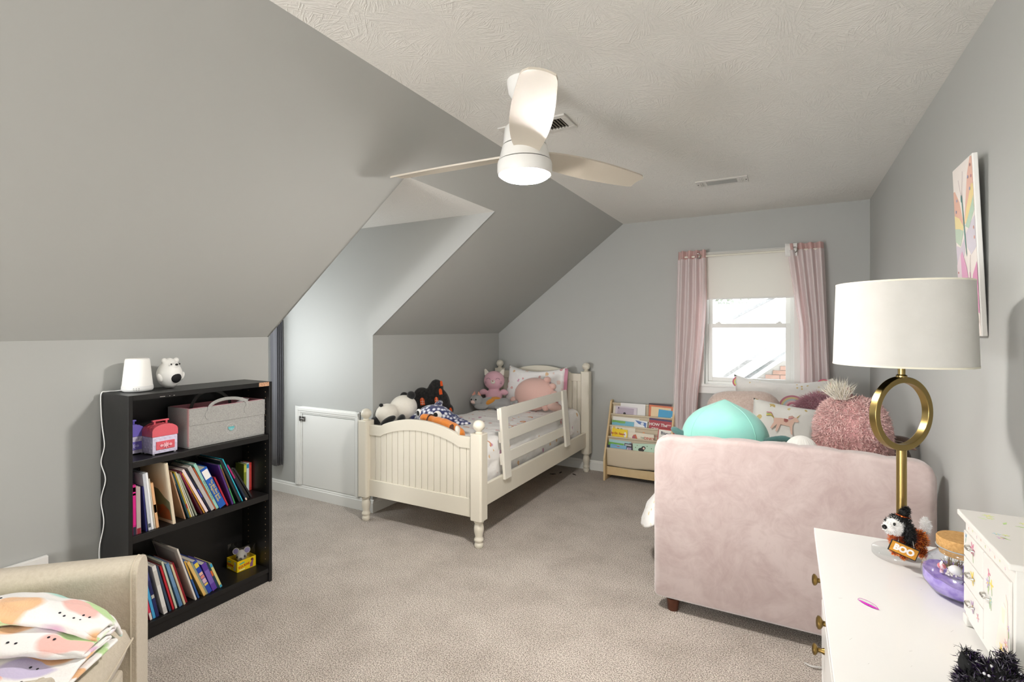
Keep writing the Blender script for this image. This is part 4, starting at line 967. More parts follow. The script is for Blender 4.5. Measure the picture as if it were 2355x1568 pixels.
# ------------------------------------------------------------------ soft toys on the white bed
M_blk = mk('black_plush', '#161616', .95, sheen=.35, bump=(160, .5, .003)); M_wht = mk('white_plush', '#e6e1d6', .95, sheen=.3, bump=(150, .5, .003), noise_=(9, '#d9d2c5', .3))
M_eye = mk('toy_eye', '#101010', .15)
def plush_bits(): pass
def soft_toys():
    zt = .622
    # pink cat
    c = thing('plush_cat', 'pink sitting cat plush with closed eyes against the headboard', 'plush toy', (-2.625, 4.43, zt+.014), (R(-5), 0, R(22)), 'plush toys on the cream bed')
    Mp = mk('pink_plush', '#e3b3bf', .9, sheen=.3, bump=(180, .3, .002)); m = MB()
    m.ell((0, 0, .075), (.088, .075, .082)); m.ell((0, .0, .235), (.108, .085, .098)); 
    for s in (-1, 1): m.ell((s*.108, -.02, .118), (.042, .032, .030), M=RY(s*18)); m.ell((s*.06, -.075, .03), (.038, .05, .032))
    m.obj('body', Mp, c, remesh=.007, smooth_it=5)
    for s in (-1, 1):
        m = MB(); m.prism([(-.030, 0), (.030, 0), (.010, .058), (0, .064), (-.010, .056)], basis((s*.072, .01, .295), (cos(R(s*-24)), 0, sin(R(s*-24))), (sin(R(s*24)), 0, cos(R(24)))), .018); m.obj('ear', M_wht, c, recalc=True, bevel=.005)
        m = MB(); m.tube([(s*.048+.019*cos(a), -.081-.004*0, .245+.013*sin(a)) for a in [pi*k/8 for k in range(9)]], .0016, 6); m.obj('eye', mk('stitch_brown', '#5f4a4e', .8), c)
        m = MB()
        for k in range(3): m.tube([(s*.070, -.071, .220-.008*k), (s*.089, -.058, .224-.011*k)], .0012, 5)
        m.obj('whiskers', MATS['stitch_brown'], c)
    m = MB(); m.ell((0, -.083, .222), (.024, .010, .020)); m.obj('muzzle', M_wht, c)
    m = MB(); m.ell((0, -.0925, .229), (.007, .004, .005)); m.obj('nose', mk('nose_red', '#c24a63', .5), c)
    # grey cat lying in front
    g = thing('plush_cat', 'grey lying cat plush with orange patches beside the pink cat', 'plush toy', (-2.525, 4.20, zt), (0, 0, R(8)), 'plush toys on the cream bed')
    Mg = mk('grey_plush', '#a4a4a4', .95, sheen=.35, bump=(160, .4, .002)); Mo = mk('orange_plush', '#d8923a', .95, sheen=.3, bump=(160, .4, .002)); m = MB()
    m.ell((.02, 0, .060), (.135, .07, .058)); m.ell((-.145, -.01, .078), (.066, .060, .058)); m.ell((.135, .01, .058), (.07, .066, .056)); m.ell((-.07, -.075, .028), (.07, .034, .026)); m.ell((.13, -.065, .030), (.06, .036, .028)); m.tube(catmull([(.18, .03, .05), (.25, .02, .075), (.27, -.03, .085)], 6), .020, 10)
    m.obj('body', Mg, g, remesh=.006, smooth_it=4)
    m = MB(); m.ell((.015, -.048, .074), (.055, .026, .028), M=RY(-28)); m.obj('patch', Mo, g)
    m = MB(); m.ell((.05, .0, .103), (.055, .045, .018)); m.obj('patch', Mo, g)
    for s, x in ((-1, -.175), (1, -.118)):
        m = MB(); m.prism([(-.022, 0), (.022, 0), (.0, .046)], basis((x, .0, .122), (1, 0, s*.2), (0, 0, 1)), .012); m.obj('ear', mk('ear_pink_orange', '#e0a191', .9), g, recalc=True, bevel=.003)
    m = MB(); m.ell((-.158, -.062, .068), (.024, .016, .019)); m.obj('muzzle', mk('muzzle_pale_pink', '#e3c7bf', .9), g)
    for x in (-.176, -.128):
        m = MB(); m.ell((x, -.063, .092), .0075); m.obj('eye', M_eye, g)
    # round pink plush with little feet, leaning on the pillow
    p = thing('plush_toy', 'round dusty pink plush with small feet leaning on the pillow', 'plush toy', (-2.10, 4.25, zt+.016), (R(-20), 0, R(-4)), 'plush toys on the cream bed')
    Mq = mk('dusty_peach_plush', '#dcb4a9', .92, sheen=.4, bump=(120, .4, .003)); m = MB()
    m.ell((-.01, 0, .152), (.212, .095, .158), seg=30, rings=18); m.obj('body', Mq, p, remesh=.008, smooth_it=4)
    for x, z in ((-.215, .08), (-.175, .030), (.175, .235), (.11, .295), (.205, .165), (.14, .03)):
        m = MB(); m.ell((x, -.01, max(z, .03)), (.034, .036, .030)); m.obj('foot', Mq, p)
    m = MB(); m.ell((.235, -.02, .045), (.07, .05, .04)); m.obj('muzzle', mk('paler_peach_plush', '#e3c0b4', .92, sheen=.3), p)
    # panda
    a = thing('plush_panda', 'black and white panda plush lying at the foot of the bed', 'plush toy', (-2.650, 2.965, zt+.045), (0, 0, R(30)), 'plush toys on the cream bed'); m = MB()
    m.ell((-.035, -.05, .085), (.088, .085, .082)); m.ell((.065, .055, .118), (.110, .095, .098), M=RY(-18)); m.obj('body', M_wht, a, remesh=.007, smooth_it=4)
    for c_, r_, rot in (((-.112, -.085, .038), (.040, .038, .040), 0), ((-.01, -.128, .052), (.062, .030, .026), -30), ((.075, -.080, .048), (.030, .040, .044), 20), ((-.110, .02, .030), (.034, .04, .03), 0)):
        m = MB(); m.ell(c_, r_, M=RY(rot)); m.obj('paw', M_blk, a)
    for c_, r_ in (((.130, .035, .218), (.034, .024, .032)), ((.060, .135, .200), (.034, .024, .030))):
        m = MB(); m.ell(c_, r_, M=RY(25)); m.obj('ear', M_blk, a)
    m = MB(); m.ell((-.072, -.088, .160), (.016, .012, .014)); m.obj('tail', M_blk, a)
    # black house cushion
    h = thing('plush_house', 'black haunted house cushion with orange windows leaning on the wall', 'cushion', (-2.640, 3.42, zt+.012), (R(-4), R(-6), R(46)), 'plush toys on the cream bed')
    Mh = mk('black_fleece', '#131313', .95, sheen=.25, bump=(140, .5, .003), noise_=(55, '#262422', .12))
    def slab(poly, d):
        m = MB(); m.prism(poly, basis((0, .045, 0), (1, 0, 0), (0, 0, 1)), d); return m
    m = MB()
    m.ell((-.055, 0, .115), (.095, .052, .120)); m.ell((.060, 0, .165), (.082, .055, .150)); m.ell((.0, 0, .06), (.15, .06, .075)); m.ell((-.055, 0, .21), (.070, .045, .070)); m.ell((.075, 0, .26), (.060, .045, .070)); m.ell((.125, 0, .15), (.048, .045, .10), M=RY(-14)); m.ell((.150, 0, .058), (.05, .045, .055))
    m.obj('body', Mh, h, remesh=.007, smooth_it=5)
    Mo2 = mk('orange_felt', '#d2531f', .9); Mb = mk('pale_window_bars', '#d9c5b5', .9)
    for (x, z, w, hh, y) in ((-.062, .165, .036, .062, -.052), (.055, .155, .030, .062, -.058), (.098, .225, .026, .052, -.050), (.072, .085, .034, .058, -.062), (.115, .290, .020, .045, -.036), (.165, .055, .022, .048, -.050)):
        arch = [(-w/2, 0), (w/2, 0), (w/2, hh*.6)]+[(w/2*cos(pi*k/8), hh*.6+hh*.4*sin(pi*k/8)) for k in range(1, 8)]+[(-w/2, hh*.6)]
        m = MB(); m.prism(arch, basis((x, y, z-hh/2), (1, 0, 0), (0, .12, 1)), .004); wdw = m.obj('window', Mo2, h, recalc=True)
        if x < .06 and z > .1:
            m = MB(); m.box(x-.0015, x+.0015, y-.0062, y-.004, z-hh*.45, z+hh*.45); m.box(x-w/2, x+w/2, y-.0062, y-.004, z-.0015, z+.0015); m.box(x-w/2, x+w/2, y-.0062, y-.004, z-.018, z-.015); m.obj('window_bars', Mb, wdw)
    # spotted blue ray
    r = thing('plush_ray', 'navy and white spotted ray plush with big eyes behind the footboard', 'plush toy', (-2.325, 3.065, zt+.050), (R(10), 0, R(-3)), 'plush toys on the cream bed')
    Mr = mk('spotted_navy_plush', '#27305c', .95, sheen=.3); nt = Mr.node_tree; L = nt.links; b = nt.nodes['Principled BSDF']
    tc = N(nt, 'ShaderNodeTexCoord'); vo = N(nt, 'ShaderNodeTexVoronoi'); vo.inputs['Scale'].default_value = 32; vo.inputs['Randomness'].default_value = .75; L.new(tc.outputs['Object'], vo.inputs['Vector'])
    rp = N(nt, 'ShaderNodeValToRGB'); rp.color_ramp.elements[0].position = .22; rp.color_ramp.elements[1].position = .52; rp.color_ramp.elements[0].color = srgb('#dfe2ea'); rp.color_ramp.elements[1].color = srgb('#252e5e'); L.new(vo.outputs['Distance'], rp.inputs[0]); L.new(rp.outputs[0], b.inputs['Base Color'])
    def ray(v):
        return v
    m = MB(); m.ell((0, 0, .070), (.150, .105, .088), seg=28, rings=16)
    def wing(u, v, s): return None
    for s in (-1, 1):
        prof = [(.08, .075, .10), (.14, .045, .085), (.20, .026, .062), (.25, .016, .04), (.285, .010, .018)]
        for (x, rz, ry) in (prof if s > 0 else prof[:3]): m.ell((s*x, .02, .045-.02*(x-.08)), (.045, ry, rz))
    m.obj('body', Mr, r, remesh=.0075, smooth_it=6)
    m = MB(); m.tube(catmull([(-.05, .08, .10), (-.08, .16, .11), (-.12, .22, .10)], 6), [.03]*6+[.022]*6+[.014], 10); m.obj('tail', Mr, r)
    for s in (-1, 1):
        m = MB(); m.ell((s*.088, -.064, .106), (.032, .022, .036), M=RZ(s*28)); e = m.obj('eye', mk('eye_white_felt', '#e9e7e2', .7), r)
        m = MB(); m.ell((s*.080+(.006 if s > 0 else -.004), -.082, .114), (.019, .010, .021), M=RZ(s*25)); m.obj('pupil', M_blk, e)
    # fox hanging over the footboard
    f = thing('plush_fox', 'orange fox plush draped over the top of the footboard', 'plush toy', (-2.085, 2.800, .733), (0, 0, 0), 'plush toys on the cream bed')
    Mf = mk('fox_orange_plush', '#cf7a2c', .95, sheen=.4, bump=(140, .5, .003)); m = MB()
    for q, rr in zip(catmull([(-.155, .055, .035), (-.10, .05, .022), (-.03, .045, .012), (.05, .04, -.010), (.10, .035, -.035)], 5), [.030]*4+[.032]*4+[.038]*4+[.044]*5+[.050]*4): m.ell(q, rr, seg=12, rings=8)
    m.ell((.135, .02, -.045), (.050, .045, .048)); m.ell((-.175, .05, .035), (.034, .03, .030))
    m.obj('body', Mf, f, remesh=.006, smooth_it=5)
    m = MB(); m.prism([(-.020, -.03), (.022, -.03), (.012, .034), (0, .040), (-.014, .028)], basis((.120, -.036, -.006), (.9, .25, -.15), (0, 0, 1)), .010); m.obj('ear', mk('fox_ear_brown', '#4a3024', .9), f, recalc=True, bevel=.003)
    m = MB(); m.ell((.150, -.005, -.020), (.016, .026, .040), M=RY(-15)); m.obj('ear_lining', M_wht, f)
    m = MB(); m.tube([(-.118+.006*cos(a), .05+.036*cos(a), .026+.036*sin(a)) for a in [2*pi*k/16 for k in range(16)]], .005, 6, closed=True); m.obj('collar', MATS['fox_ear_brown'], f)
soft_toys()

# ------------------------------------------------------------------ pink upholstered daybed
def velvet(name, col, col2):
    m = mk(name, col, .75, spec=.25, sheen=.5, bump=(420, .12, .001)); nt = m.node_tree; L = nt.links
    tc = N(nt, 'ShaderNodeTexCoord'); outs = []
    for sc, ds in ((2.6, 2.0), (9.0, 3.0)):
        n = N(nt, 'ShaderNodeTexNoise'); n.inputs['Scale'].default_value = sc; n.inputs['Detail'].default_value = 5; n.inputs['Distortion'].default_value = ds; n.inputs['Roughness'].default_value = .6
        L.new(tc.outputs['Object'], n.inputs['Vector']); outs.append(n.outputs['Fac'])
    f = math_(nt, 'ADD', math_(nt, 'MULTIPLY', outs[0], .62), math_(nt, 'MULTIPLY', outs[1], .38))
    r = N(nt, 'ShaderNodeValToRGB'); r.color_ramp.elements[0].position = .38; r.color_ramp.elements[1].position = .60; r.color_ramp.elements[0].color = srgb(col2); r.color_ramp.elements[1].color = srgb(col)
    L.new(f, r.inputs[0]); L.new(r.outputs[0], nt.nodes['Principled BSDF'].inputs['Base Color']); return m
M_pink = velvet('blush_velvet', '#c6b6b2', '#b3a09c')
DX0, DX1, DY0, DY1 = -.590, .520, 2.560, 4.745
def daybed():
    b = thing('daybed', 'blush pink velvet upholstered daybed with channelled ends', 'bed', (-.035, 3.65, 0)); off = tuple(b.location)
    def panel(nm, y0, y1, z0, zt, chan_side, nch):
        """upholstered end: flat outside, vertical channels inside and scalloped top"""
        m = MB(); n = 72; x0, x1 = DX0, DX1; rc = .065
        def top(x):
            u = (x-x0)/(x1-x0); t = zt-.007*(1-abs(sin(pi*nch*u))**.5)+.030*sin(pi*min(1, u*1.02))*.6
            for e in (x-x0, x1-x):
                if e < rc: t -= rc*.75*(1-sqrt(max(0, 1-(1-e/rc)**2)))
            if x > x1-.30: t -= .0*(x-(x1-.30))
            return t
        def sec(u, v):
            # closed loop around the cross-section at x: v 0..1
            x = x0+(x1-x0)*u; zt_ = top(x); th_ = y1-y0; r = .022
            e = min(x-x0, x1-x); rx = .022; ins = 0 if e > rx else r*.85*(1-sqrt(max(0, 1-(1-e/rx)**2)))
            ya, yb = y0+ins, y1-ins; bulge = .012*abs(sin(pi*nch*u))**.6
            if chan_side > 0: ybx, yax = yb+bulge, ya
            else: ybx, yax = yb, ya-bulge
            pts = [(yax, z0+r)]+[(yax, zt_-r-.0+0)]+[(yax+r*(1-cos(pi/2*k/4)), zt_-r+r*sin(pi/2*k/4)) for k in range(1, 5)]+[(ybx-r*(1-sin(pi/2*k/4)) if False else ybx-r*(1-cos(pi/2*(4-k)/4)), zt_-r+r*sin(pi/2*(4-k)/4)) for k in range(0, 5)]+[(ybx, z0+r), (ybx-r, z0), (yax+r, z0)]
            k = v*len(pts); i = int(k) % len(pts); return (x, pts[i][0], pts[i][1])
        N_ = 15
        vs = []; fs = []
        for i in range(n+1):
            for j in range(N_-1): vs.append(sec(i/n, (j+.01)/(N_-1)))
        K = N_-1
        for i in range(n):
            for j in range(K): fs.append((i*K+j, i*K+(j+1) % K, (i+1)*K+(j+1) % K, (i+1)*K+j))
        fs.append(tuple(reversed(range(K)))); fs.append(tuple(range(n*K, (n+1)*K)))
        m.add(vs, fs, 0, True); return m.obj(nm, M_pink, b, off, angle=55, recalc=True)
    panel('footboard', DY0, DY0+.085, .062, .862, 1, 7)
    panel('headboard', DY1-.085, DY1-.012, .062, .842, -1, 7)
    for x0_, x1_ in ((DX0+.012, DX0+.062), (DX1-.062, DX1-.012)):
        m = MB(); m.box(x0_, x1_, DY0+.105, DY1-.10, .07, .40); m.obj('side_rail', M_pink, b, off, bevel=.02, seg=3)
    Ml = mk('dark_walnut_leg', '#5a2e1c', .4, noise_=(18, '#40200f', .25))
    for x in (DX0+.085, DX1-.085):
        for y in (DY0+.045, DY1-.06):
            m = MB(); m.lathe([(0, 0), (.024, 0), (.026, .004), (.032, .060), (0, .0615)], 20, (x, y, 0)); m.obj('leg', Ml, b, off)
    m = MB(); m.box(DX0+.066, DX1-.066, DY0+.105, DY1-.105, .24, .27); m.obj('slat_platform', mk('raw_pine', '#cdb58f', .7), b, off)
daybed()
mattress_box('daybed_mattress', 'white mattress of the blush daybed under its bedding', DX0+.12, DX1-.12, DY0+.14, DY1-.145, .272, .50, M_linen)
M_star = print_cloth('gold_fleck_white_cotton', '#eeece8', 20.0, arcs=False, density=.35, cols=('#d8bf8a', '#e6dcc8', '#ddc99b', '#ecebe7'))
duvet('daybed_duvet', 'white gold flecked duvet spread over the blush daybed', DX0+.085, DX1-.085, DY0+.115, DY1-.120, .565, .13, M_star, 5.0, .012, .0)
def hanging_corner():
    o = thing('duvet_corner', 'white bedding corner hanging down beside the daybed footboard', 'blanket', (-.66, 2.98, .20)); m = MB()
    def f(u, v):
        # v: 0 at the rail (top), 1 at the low hem; u along the bed, starting against the footboard
        y = -.30+.95*u; k = sin(pi*min(1, u*1.05))**.7
        out = .015+.030*v+.150*k*sin(pi*.5*min(1, v*1.15))**1.1
        fold = .020*sin(u*15+v*2.2)*v*k+.010*fbm((u*3, v*3, 1), 2)
        return (.085-out-fold*.6, y+fold*.4, .345-.315*v**1.05*(.55+.45*k)+.010*sin(u*9))
    m.grid(f, 34, 26); c = m.obj('cloth', M_star, o, angle=80); s = c.modifiers.new('t', 'SOLIDIFY'); s.thickness = .010
hanging_corner()

# ------------------------------------------------------------------ cushions on the daybed
def daybed_things():
    zt = .580
    GR = 'cushions on the blush daybed'
    def rainbow(par, M, r, bands, w):
        for i, c in enumerate(bands):
            m = MB(); m.prism(arc_band(r-w*(i+1), r-w*i, 0, 180, 22), M, .0012); m.obj('rainbow_band', colmat(c, .8), par, recalc=True)
    # wide sham with the rainbow
    s = pillow('sham', 'wide white sham with a big pastel rainbow against the headboard', .70, .46, .15, M_star, (-.045, 4.445, zt), (R(-17), 0, R(0)), GR, 'pillow', seed=4, wr=.02, sag=.10)
    rainbow(s, basis((.075, -.083, .20), (1, 0, 0), (0, .02, 1)), .095, ('#c98596', '#dfcf9a', '#b9cdd0', '#e3c2c4', '#c9788c'), .0135)
    rainbow(s, basis((.285, -.022, .395), (1, -.0, -.12), (.12, .05, 1)), .05, ('#cf6f86', '#d9cf7e', '#b7d1cf'), .011)
    rainbow(s, basis((-.315, -.012, .395), (.5, -.0, .8), (-.8, .05, .5)), .045, ('#cf6f86', '#d9cf7e', '#b7d1cf'), .011)
    # fuzzy oatmeal pillow
    Mf = mk('oatmeal_boucle', '#dcc9bf', .95, sheen=.4, noise_=(75, '#ccb5a8', .2), bump=(95, .9, .008))
    pillow('pillow', 'fuzzy oatmeal pink pillow behind the turquoise plush', .54, .375, .20, Mf, (-.285, 4.13, zt), (R(-22), R(-3), R(4)), GR, 'pillow', seed=8, wr=.012, rnd_=.34)
    # small unicorn pillow
    Mu = print_cloth('gold_star_white_cotton', '#edebe6', 16.0, arcs=False, density=.22, cols=('#c9ad6a', '#d8c48f', '#cdb577'))
    u = pillow('pillow', 'small white pillow printed with a prancing pink unicorn', .375, .32, .13, Mu, (-.055, 3.62, zt+.03), (R(-16), R(9), R(6)), GR, 'pillow', seed=11, wr=.008)
    B = basis((.0, -.072, .185), (1, 0, 0), (0, .12, 1)); Mpk = '#e2bfae'
    def pr(poly, c, nm='unicorn_print'):
        m = MB(); m.prism(poly, B, .004); m.obj(nm, colmat(c, .85), u, recalc=True)
    pr([(-.062, .022), (-.02, .030), (.030, .026), (.052, .050), (.066, .048), (.080, .028), (.070, .022), (.055, .020), (.046, -.008), (.052, -.060), (.044, -.060), (.032, -.014), (-.02, -.012), (-.034, -.06), (-.043, -.060), (-.040, -.014), (-.066, -.050), (-.074, -.044), (-.058, -.004)], Mpk)
    pr([(-.004, .030), (.020, .029), (.020, .014), (.008, .006), (-.004, .012)], '#c9696c', 'saddle_print')
    for k, c in enumerate(('#e0cf6a', '#b9c98a', '#d98c9c')): pr([(-.062, .020), (-.080, .036+.006*k), (-.104, .028+.010*k), (-.106, .033+.010*k), (-.080, .044+.006*k), (-.060, .026)], c, 'tail_print')
    for k, c in enumerate(('#d5a9a2', '#dcc6a4', '#d98c9c')): pr([(.052, .050), (.040, .058-.005*k), (.020, .050-.006*k), (.020, .045-.006*k), (.040, .050-.005*k)], c, 'mane_print')
    pr([(.064, .052), (.070, .050), (.082, .074)], '#d3b56a', 'horn_print')
    # long furred rose pillow
    Mr = island_mat('rose_long_fur', ['#a8707c', '#c892a0', '#b98391', '#d6a8b3'], .7, sheen=.4)
    p = thing('pillow', 'dusty rose long furred pillow between the unicorn pillow and the fluffy plush', 'pillow', (.19, 3.86, zt+.045), (R(-14), 0, R(-6)), GR)
    m = MB(); m.ell((0, 0, .17), (.16, .065, .165), seg=24, rings=16); m.obj('pillow_cover', mk('rose_backing', '#a8707c', .95), p)
    m = MB(); rr = random.Random(5); fur(m, ell_samples((0, 0, .17), (.16, .065, .165), 7000, keep=lambda q, n_: n_.y < .35, rnd=rr), .052, .0026, .45, .25, rnd=rr); tag(m.obj('fur', Mr, p), 'long rose fur', None, kind='stuff')
    # turquoise turtle
    t = thing('plush_turtle', 'big turquoise turtle plush with dark green flippers above the daybed footboard', 'plush toy', (-.312, 3.03, zt), (R(-6), 0, R(2)), GR)
    Mt = mk('turquoise_plush', '#a0ded3', .9, sheen=.45, noise_=(3.5, '#84d4c5', .2), bump=(240, .25, .002))
    def shell(v):
        k = 1.0
        r_ = sqrt(v.x*v.x+v.y*v.y)
        tip = .13*max(0, 1-r_*2.3)**1.6 if v.z > 0 else 0
        return Vector((v.x, v.y, v.z+tip))
    m = MB(); m.ell((0, 0, .205), (.228, .19, .195), fn=shell, seg=44, rings=30); m.obj('shell', Mt, t)
    m = MB()
    for k in range(4):
        a = pi/4+pi/2*k; pts = [(.2285*sin(q)*cos(a), .1905*sin(q)*sin(a), .205+.1955*cos(q)+(.13*.195*max(0, 1-sin(q)*2.3)**1.6)) for q in [pi*j/40 for j in range(1, 21)]]; m.tube(pts, .0012, 5)
    m.obj('seam', mk('turquoise_seam', '#a7e4d5', .9), t)
    Mg = mk('dark_teal_plush', '#4e7471', .9, sheen=.5, noise_=(14, '#3d5f5d', .25), bump=(90, .5, .004))
    for q in ([(.21, -.08, .215), (.255, -.10, .235), (.30, -.11, .243), (.345, -.105, .215)], [(-.215, -.06, .215), (-.25, -.06, .232), (-.262, -.05, .24)]):
        m = MB()
        for a, rr_ in zip(catmull(q, 5), [.030-.0008*k for k in range(5*(len(q)-1)+1)]): m.ell(a, (rr_, rr_*.7, rr_*.7), seg=12, rings=8)
        m.obj('flipper', Mg, t, remesh=.006, smooth_it=4)
    # fluffy pink plush with a white tuft
    q = thing('plush_toy', 'fluffy round pink plush with a white hair tuft near the lamp ring', 'plush toy', (.277, 3.02, zt+.012), (R(-6), 0, R(-4)), GR)
    def sq(v): return Vector((math.copysign(abs(v.x)**.72, v.x), v.y, math.copysign(abs(v.z)**.75, v.z)))
    rd = (.158, .125, .225)
    m = MB(); m.ell((0, 0, .235), rd, fn=sq, seg=30, rings=20); m.obj('body', mk('pink_fluff_backing', '#c99a98', .95), q)
    Mfl = island_mat('pink_fluff', ['#cf9f9b', '#e2bdb8', '#d9b0ab', '#ecd0cb'], .85, sheen=.5)
    rr = random.Random(9); m = MB(); fur(m, ell_samples((0, 0, .235), rd, 15000, keep=lambda a, n_: n_.y < .45, rnd=rr, fn=sq), .026, .0042, .75, .35, rnd=rr, bend=.8); tag(m.obj('fluff', Mfl, q), 'curly pink fluff', None, kind='stuff')
    m = MB(); sm = []
    for k in range(620):
        a = rr.uniform(0, 2*pi); d = rr.uniform(0, .030); sm.append(((-.045+d*cos(a), -.055+d*sin(a)*.8, .448), (-.25+.5*cos(a)*d/.03, -.35+.3*sin(a), .95)))
    fur(m, sm, .112, .0024, .26, -.05, rnd=rr, bend=.35); tag(m.obj('hair_tuft', island_mat('white_tuft', ['#ece6da', '#f6f3ec', '#dccfae'], .6, sheen=.3), q), 'white hair tuft', None, kind='stuff')
    # white ribbed shell cushion
    w = thing('shell_cushion', 'white ribbed cushion between the unicorn pillow and the fluffy plush', 'cushion', (.058, 2.885, zt), (0, 0, 0), GR)
    m = MB(); m.grid(lambda u_, v_: ((.078+.004*abs(sin(u_*2*pi*14)))*cos(2*pi*u_)*cos(pi/2*v_), (.06+.003*abs(sin(u_*2*pi*14)))*sin(2*pi*u_)*cos(pi/2*v_), .19+.10*sin(pi/2*v_)), 112, 12, cu=True); m.lathe([(0, .0), (.06, .0), (.078, .06), (.078, .19)], 28); m.obj('cover', mk('white_ribbed_plush', '#ecebe6', .9, sheen=.3), w)
    # brown plush ears at the far right
    br = thing('plush_dog', 'brown and tan plush ears lying behind the lamp ring by the wall', 'plush toy', (.478, 3.12, zt), (0, 0, 0), GR)
    Mb = mk('brown_plush', '#5c4a41', .95, sheen=.4, bump=(120, .6, .004)); m = MB(); m.ell((0, 0, .13), (.06, .07, .13)); m.ell((.02, -.02, .265), (.065, .032, .026), M=RY(12)); m.obj('body', Mb, br, remesh=.008)
    m = MB(); m.ell((.01, -.045, .247), (.058, .014, .009), M=RY(12)); m.obj('ear_lining', mk('tan_plush', '#b59382', .95, sheen=.3), br)
    m = MB(); m.tube([(-.045, -.052, .276), (.0, -.054, .270), (.045, -.05, .258)], .0016, 6); m.obj('seam', mk('pale_seam', '#b8a99f', .9), br)
    # pink cushion in the corner behind the curtain
    pillow('pillow', 'plain pink pillow in the corner behind the right curtain', .16, .32, .08, mk('plain_pink_cotton', '#cf9f9d', .85, sheen=.2), (.44, 4.47, zt+.07), (R(-14), R(-24), R(-12)), GR, 'pillow', seed=21)
daybed_things()

# ------------------------------------------------------------------ window dressing
def window_dressing():
    yr = 4.715
    r = thing('curtain_rod', 'slim white curtain rod over the end window', 'curtain rod', (-.30, yr, 2.035)); m = MB(); m.tube([(-.545, 0, 0), (.54, 0, .0)], .0085, 14); m.obj('rod', mk('cream_rod', '#e5e1d3', .35), r)
    for x in (-.535, .53):
        m = MB(); m.box(x-.006, x+.006, .0, YE-yr-.0005, -.006, .006); m.box(x-.012, x+.012, YE-yr-.004, YE-yr-.0005, -.03, .03); m.obj('bracket', M_trim, r)
    sh = thing('roller_shade', 'white roller shade drawn down over the top of the end window', 'blind', (-.305, YE-.022, 2.055)); m = MB()
    Ms = mk('shade_cloth', '#eceae4', .8, trans=0.0); nt = Ms.node_tree; tb = N(nt, 'ShaderNodeBsdfTranslucent'); tb.inputs[0].default_value = srgb('#f2efe8'); ms = N(nt, 'ShaderNodeMixShader'); ms.inputs[0].default_value = .22
    nt.links.new(nt.nodes['Principled BSDF'].outputs[0], ms.inputs[1]); nt.links.new(tb.outputs[0], ms.inputs[2]); nt.links.new(ms.outputs[0], nt.nodes['Material Output'].inputs[0])
    m.box(-.345, .345, -.010, -.0092, -.392, .0); m.obj('cloth', Ms, sh)
    m = MB(); m.box(-.345, .345, -.0135, -.006, -.402, -.388); m.obj('hem_bar', M_trim, sh, bevel=.002)
    m = MB(); m.tube([(-.35, .0, .0), (.35, .0, .0)], .014, 16); m.obj('roller', Ms, sh)
    Mp = mk('pink_curtain_cloth', '#efd0cc', .8, sheen=.3); nt = Mp.node_tree; tb = N(nt, 'ShaderNodeBsdfTranslucent'); tb.inputs[0].default_value = srgb('#efcdc9'); ms = N(nt, 'ShaderNodeMixShader'); ms.inputs[0].default_value = .5
    nt.links.new(nt.nodes['Principled BSDF'].outputs[0], ms.inputs[1]); nt.links.new(tb.outputs[0], ms.inputs[2]); nt.links.new(ms.outputs[0], nt.nodes['Material Output'].inputs[0])
    Msh = mk('white_voile', '#fbf6f6', .8, alpha=.55)
    Mgr = mk('grommet_metal', '#9a9490', .25, 1.0); Mlin = mk('curtain_lining_white', '#eceae6', .8)
    def curtain(label, loc, left, right, zb, folds, ph, amp, flip, grom):
        """left/right: functions of height (0 bottom .. 1 top) giving the x limits"""
        c = thing('curtain', label, 'curtain', loc, (0, 0, 0), 'pink curtains of the end window'); zt = 2.088-loc[2]
        def f(u, v, dy=0.0, k=1.0):
            z = (zb-loc[2])+(zt-(zb-loc[2]))*v; a, b = left(v), right(v)
            w = amp*(.75+.25*v); uu = u+.012*sin(v*6+u*9)*(1-v)
            return (a+(b-a)*uu-loc[0], yr-.012-loc[1]+w*sin(folds*2*pi*u+ph)+dy-.01*(1-v)*sin(u*13+2)*k, z)
        m = MB(); m.grid(lambda u, v: f(u, v), folds*18, 26); o = m.obj('curtain_panel', Mp, c, angle=80)
        m = MB(); m.grid(lambda u, v: f(u*1.0, v*.955, -.022-.016*abs(sin(u*17+v*3))*(1.15-v), 1.6), folds*18, 26); s = m.obj('voile_overlay', Msh, c, angle=80)
        # grommet
        for (gx, gy, gz) in grom:
            m = MB(); m.tube([(gx-loc[0], gy-loc[1]-.0+.021*cos(t)*.35, gz-loc[2]+.021*sin(t)) if False else (gx-loc[0]+.019*cos(t), gy-loc[1], gz-loc[2]+.021*sin(t)) for t in [2*pi*k/24 for k in range(24)]], .0052, 8, closed=True); m.obj('grommet', Mgr, c)
        return c
    curtain('pink curtain with white voile on the left side of the end window', (-.77, yr, .44), lambda v: -.912+.046*v, lambda v: -.700+.068*min(1, v*1.3)-.02*sin(v*7)*(1-v), .44, 4, .4, .030, 1, [(-.695, yr-.030, 2.035)])
    c = curtain('pink curtain with white voile on the right side of the end window', (.16, yr, .74), lambda v: .085+.0*v-.030*max(0, v-.2)-.075*max(0, v-.45)/.55, lambda v: .292-.044*v, .87, 4, 1.2, .032, -1, [(.045, yr-.030, 2.035)])
    # turned-back white heading on the inner edge of the right curtain
    m = MB(); m.grid(lambda u, v: (-.022+.085*u-.16, -.034+.010*sin(u*3), 1.985+.105*v-.74), 8, 3); o = m.obj('heading_lining', Mlin, c); o.modifiers.new('t', 'SOLIDIFY').thickness = .003
window_dressing()

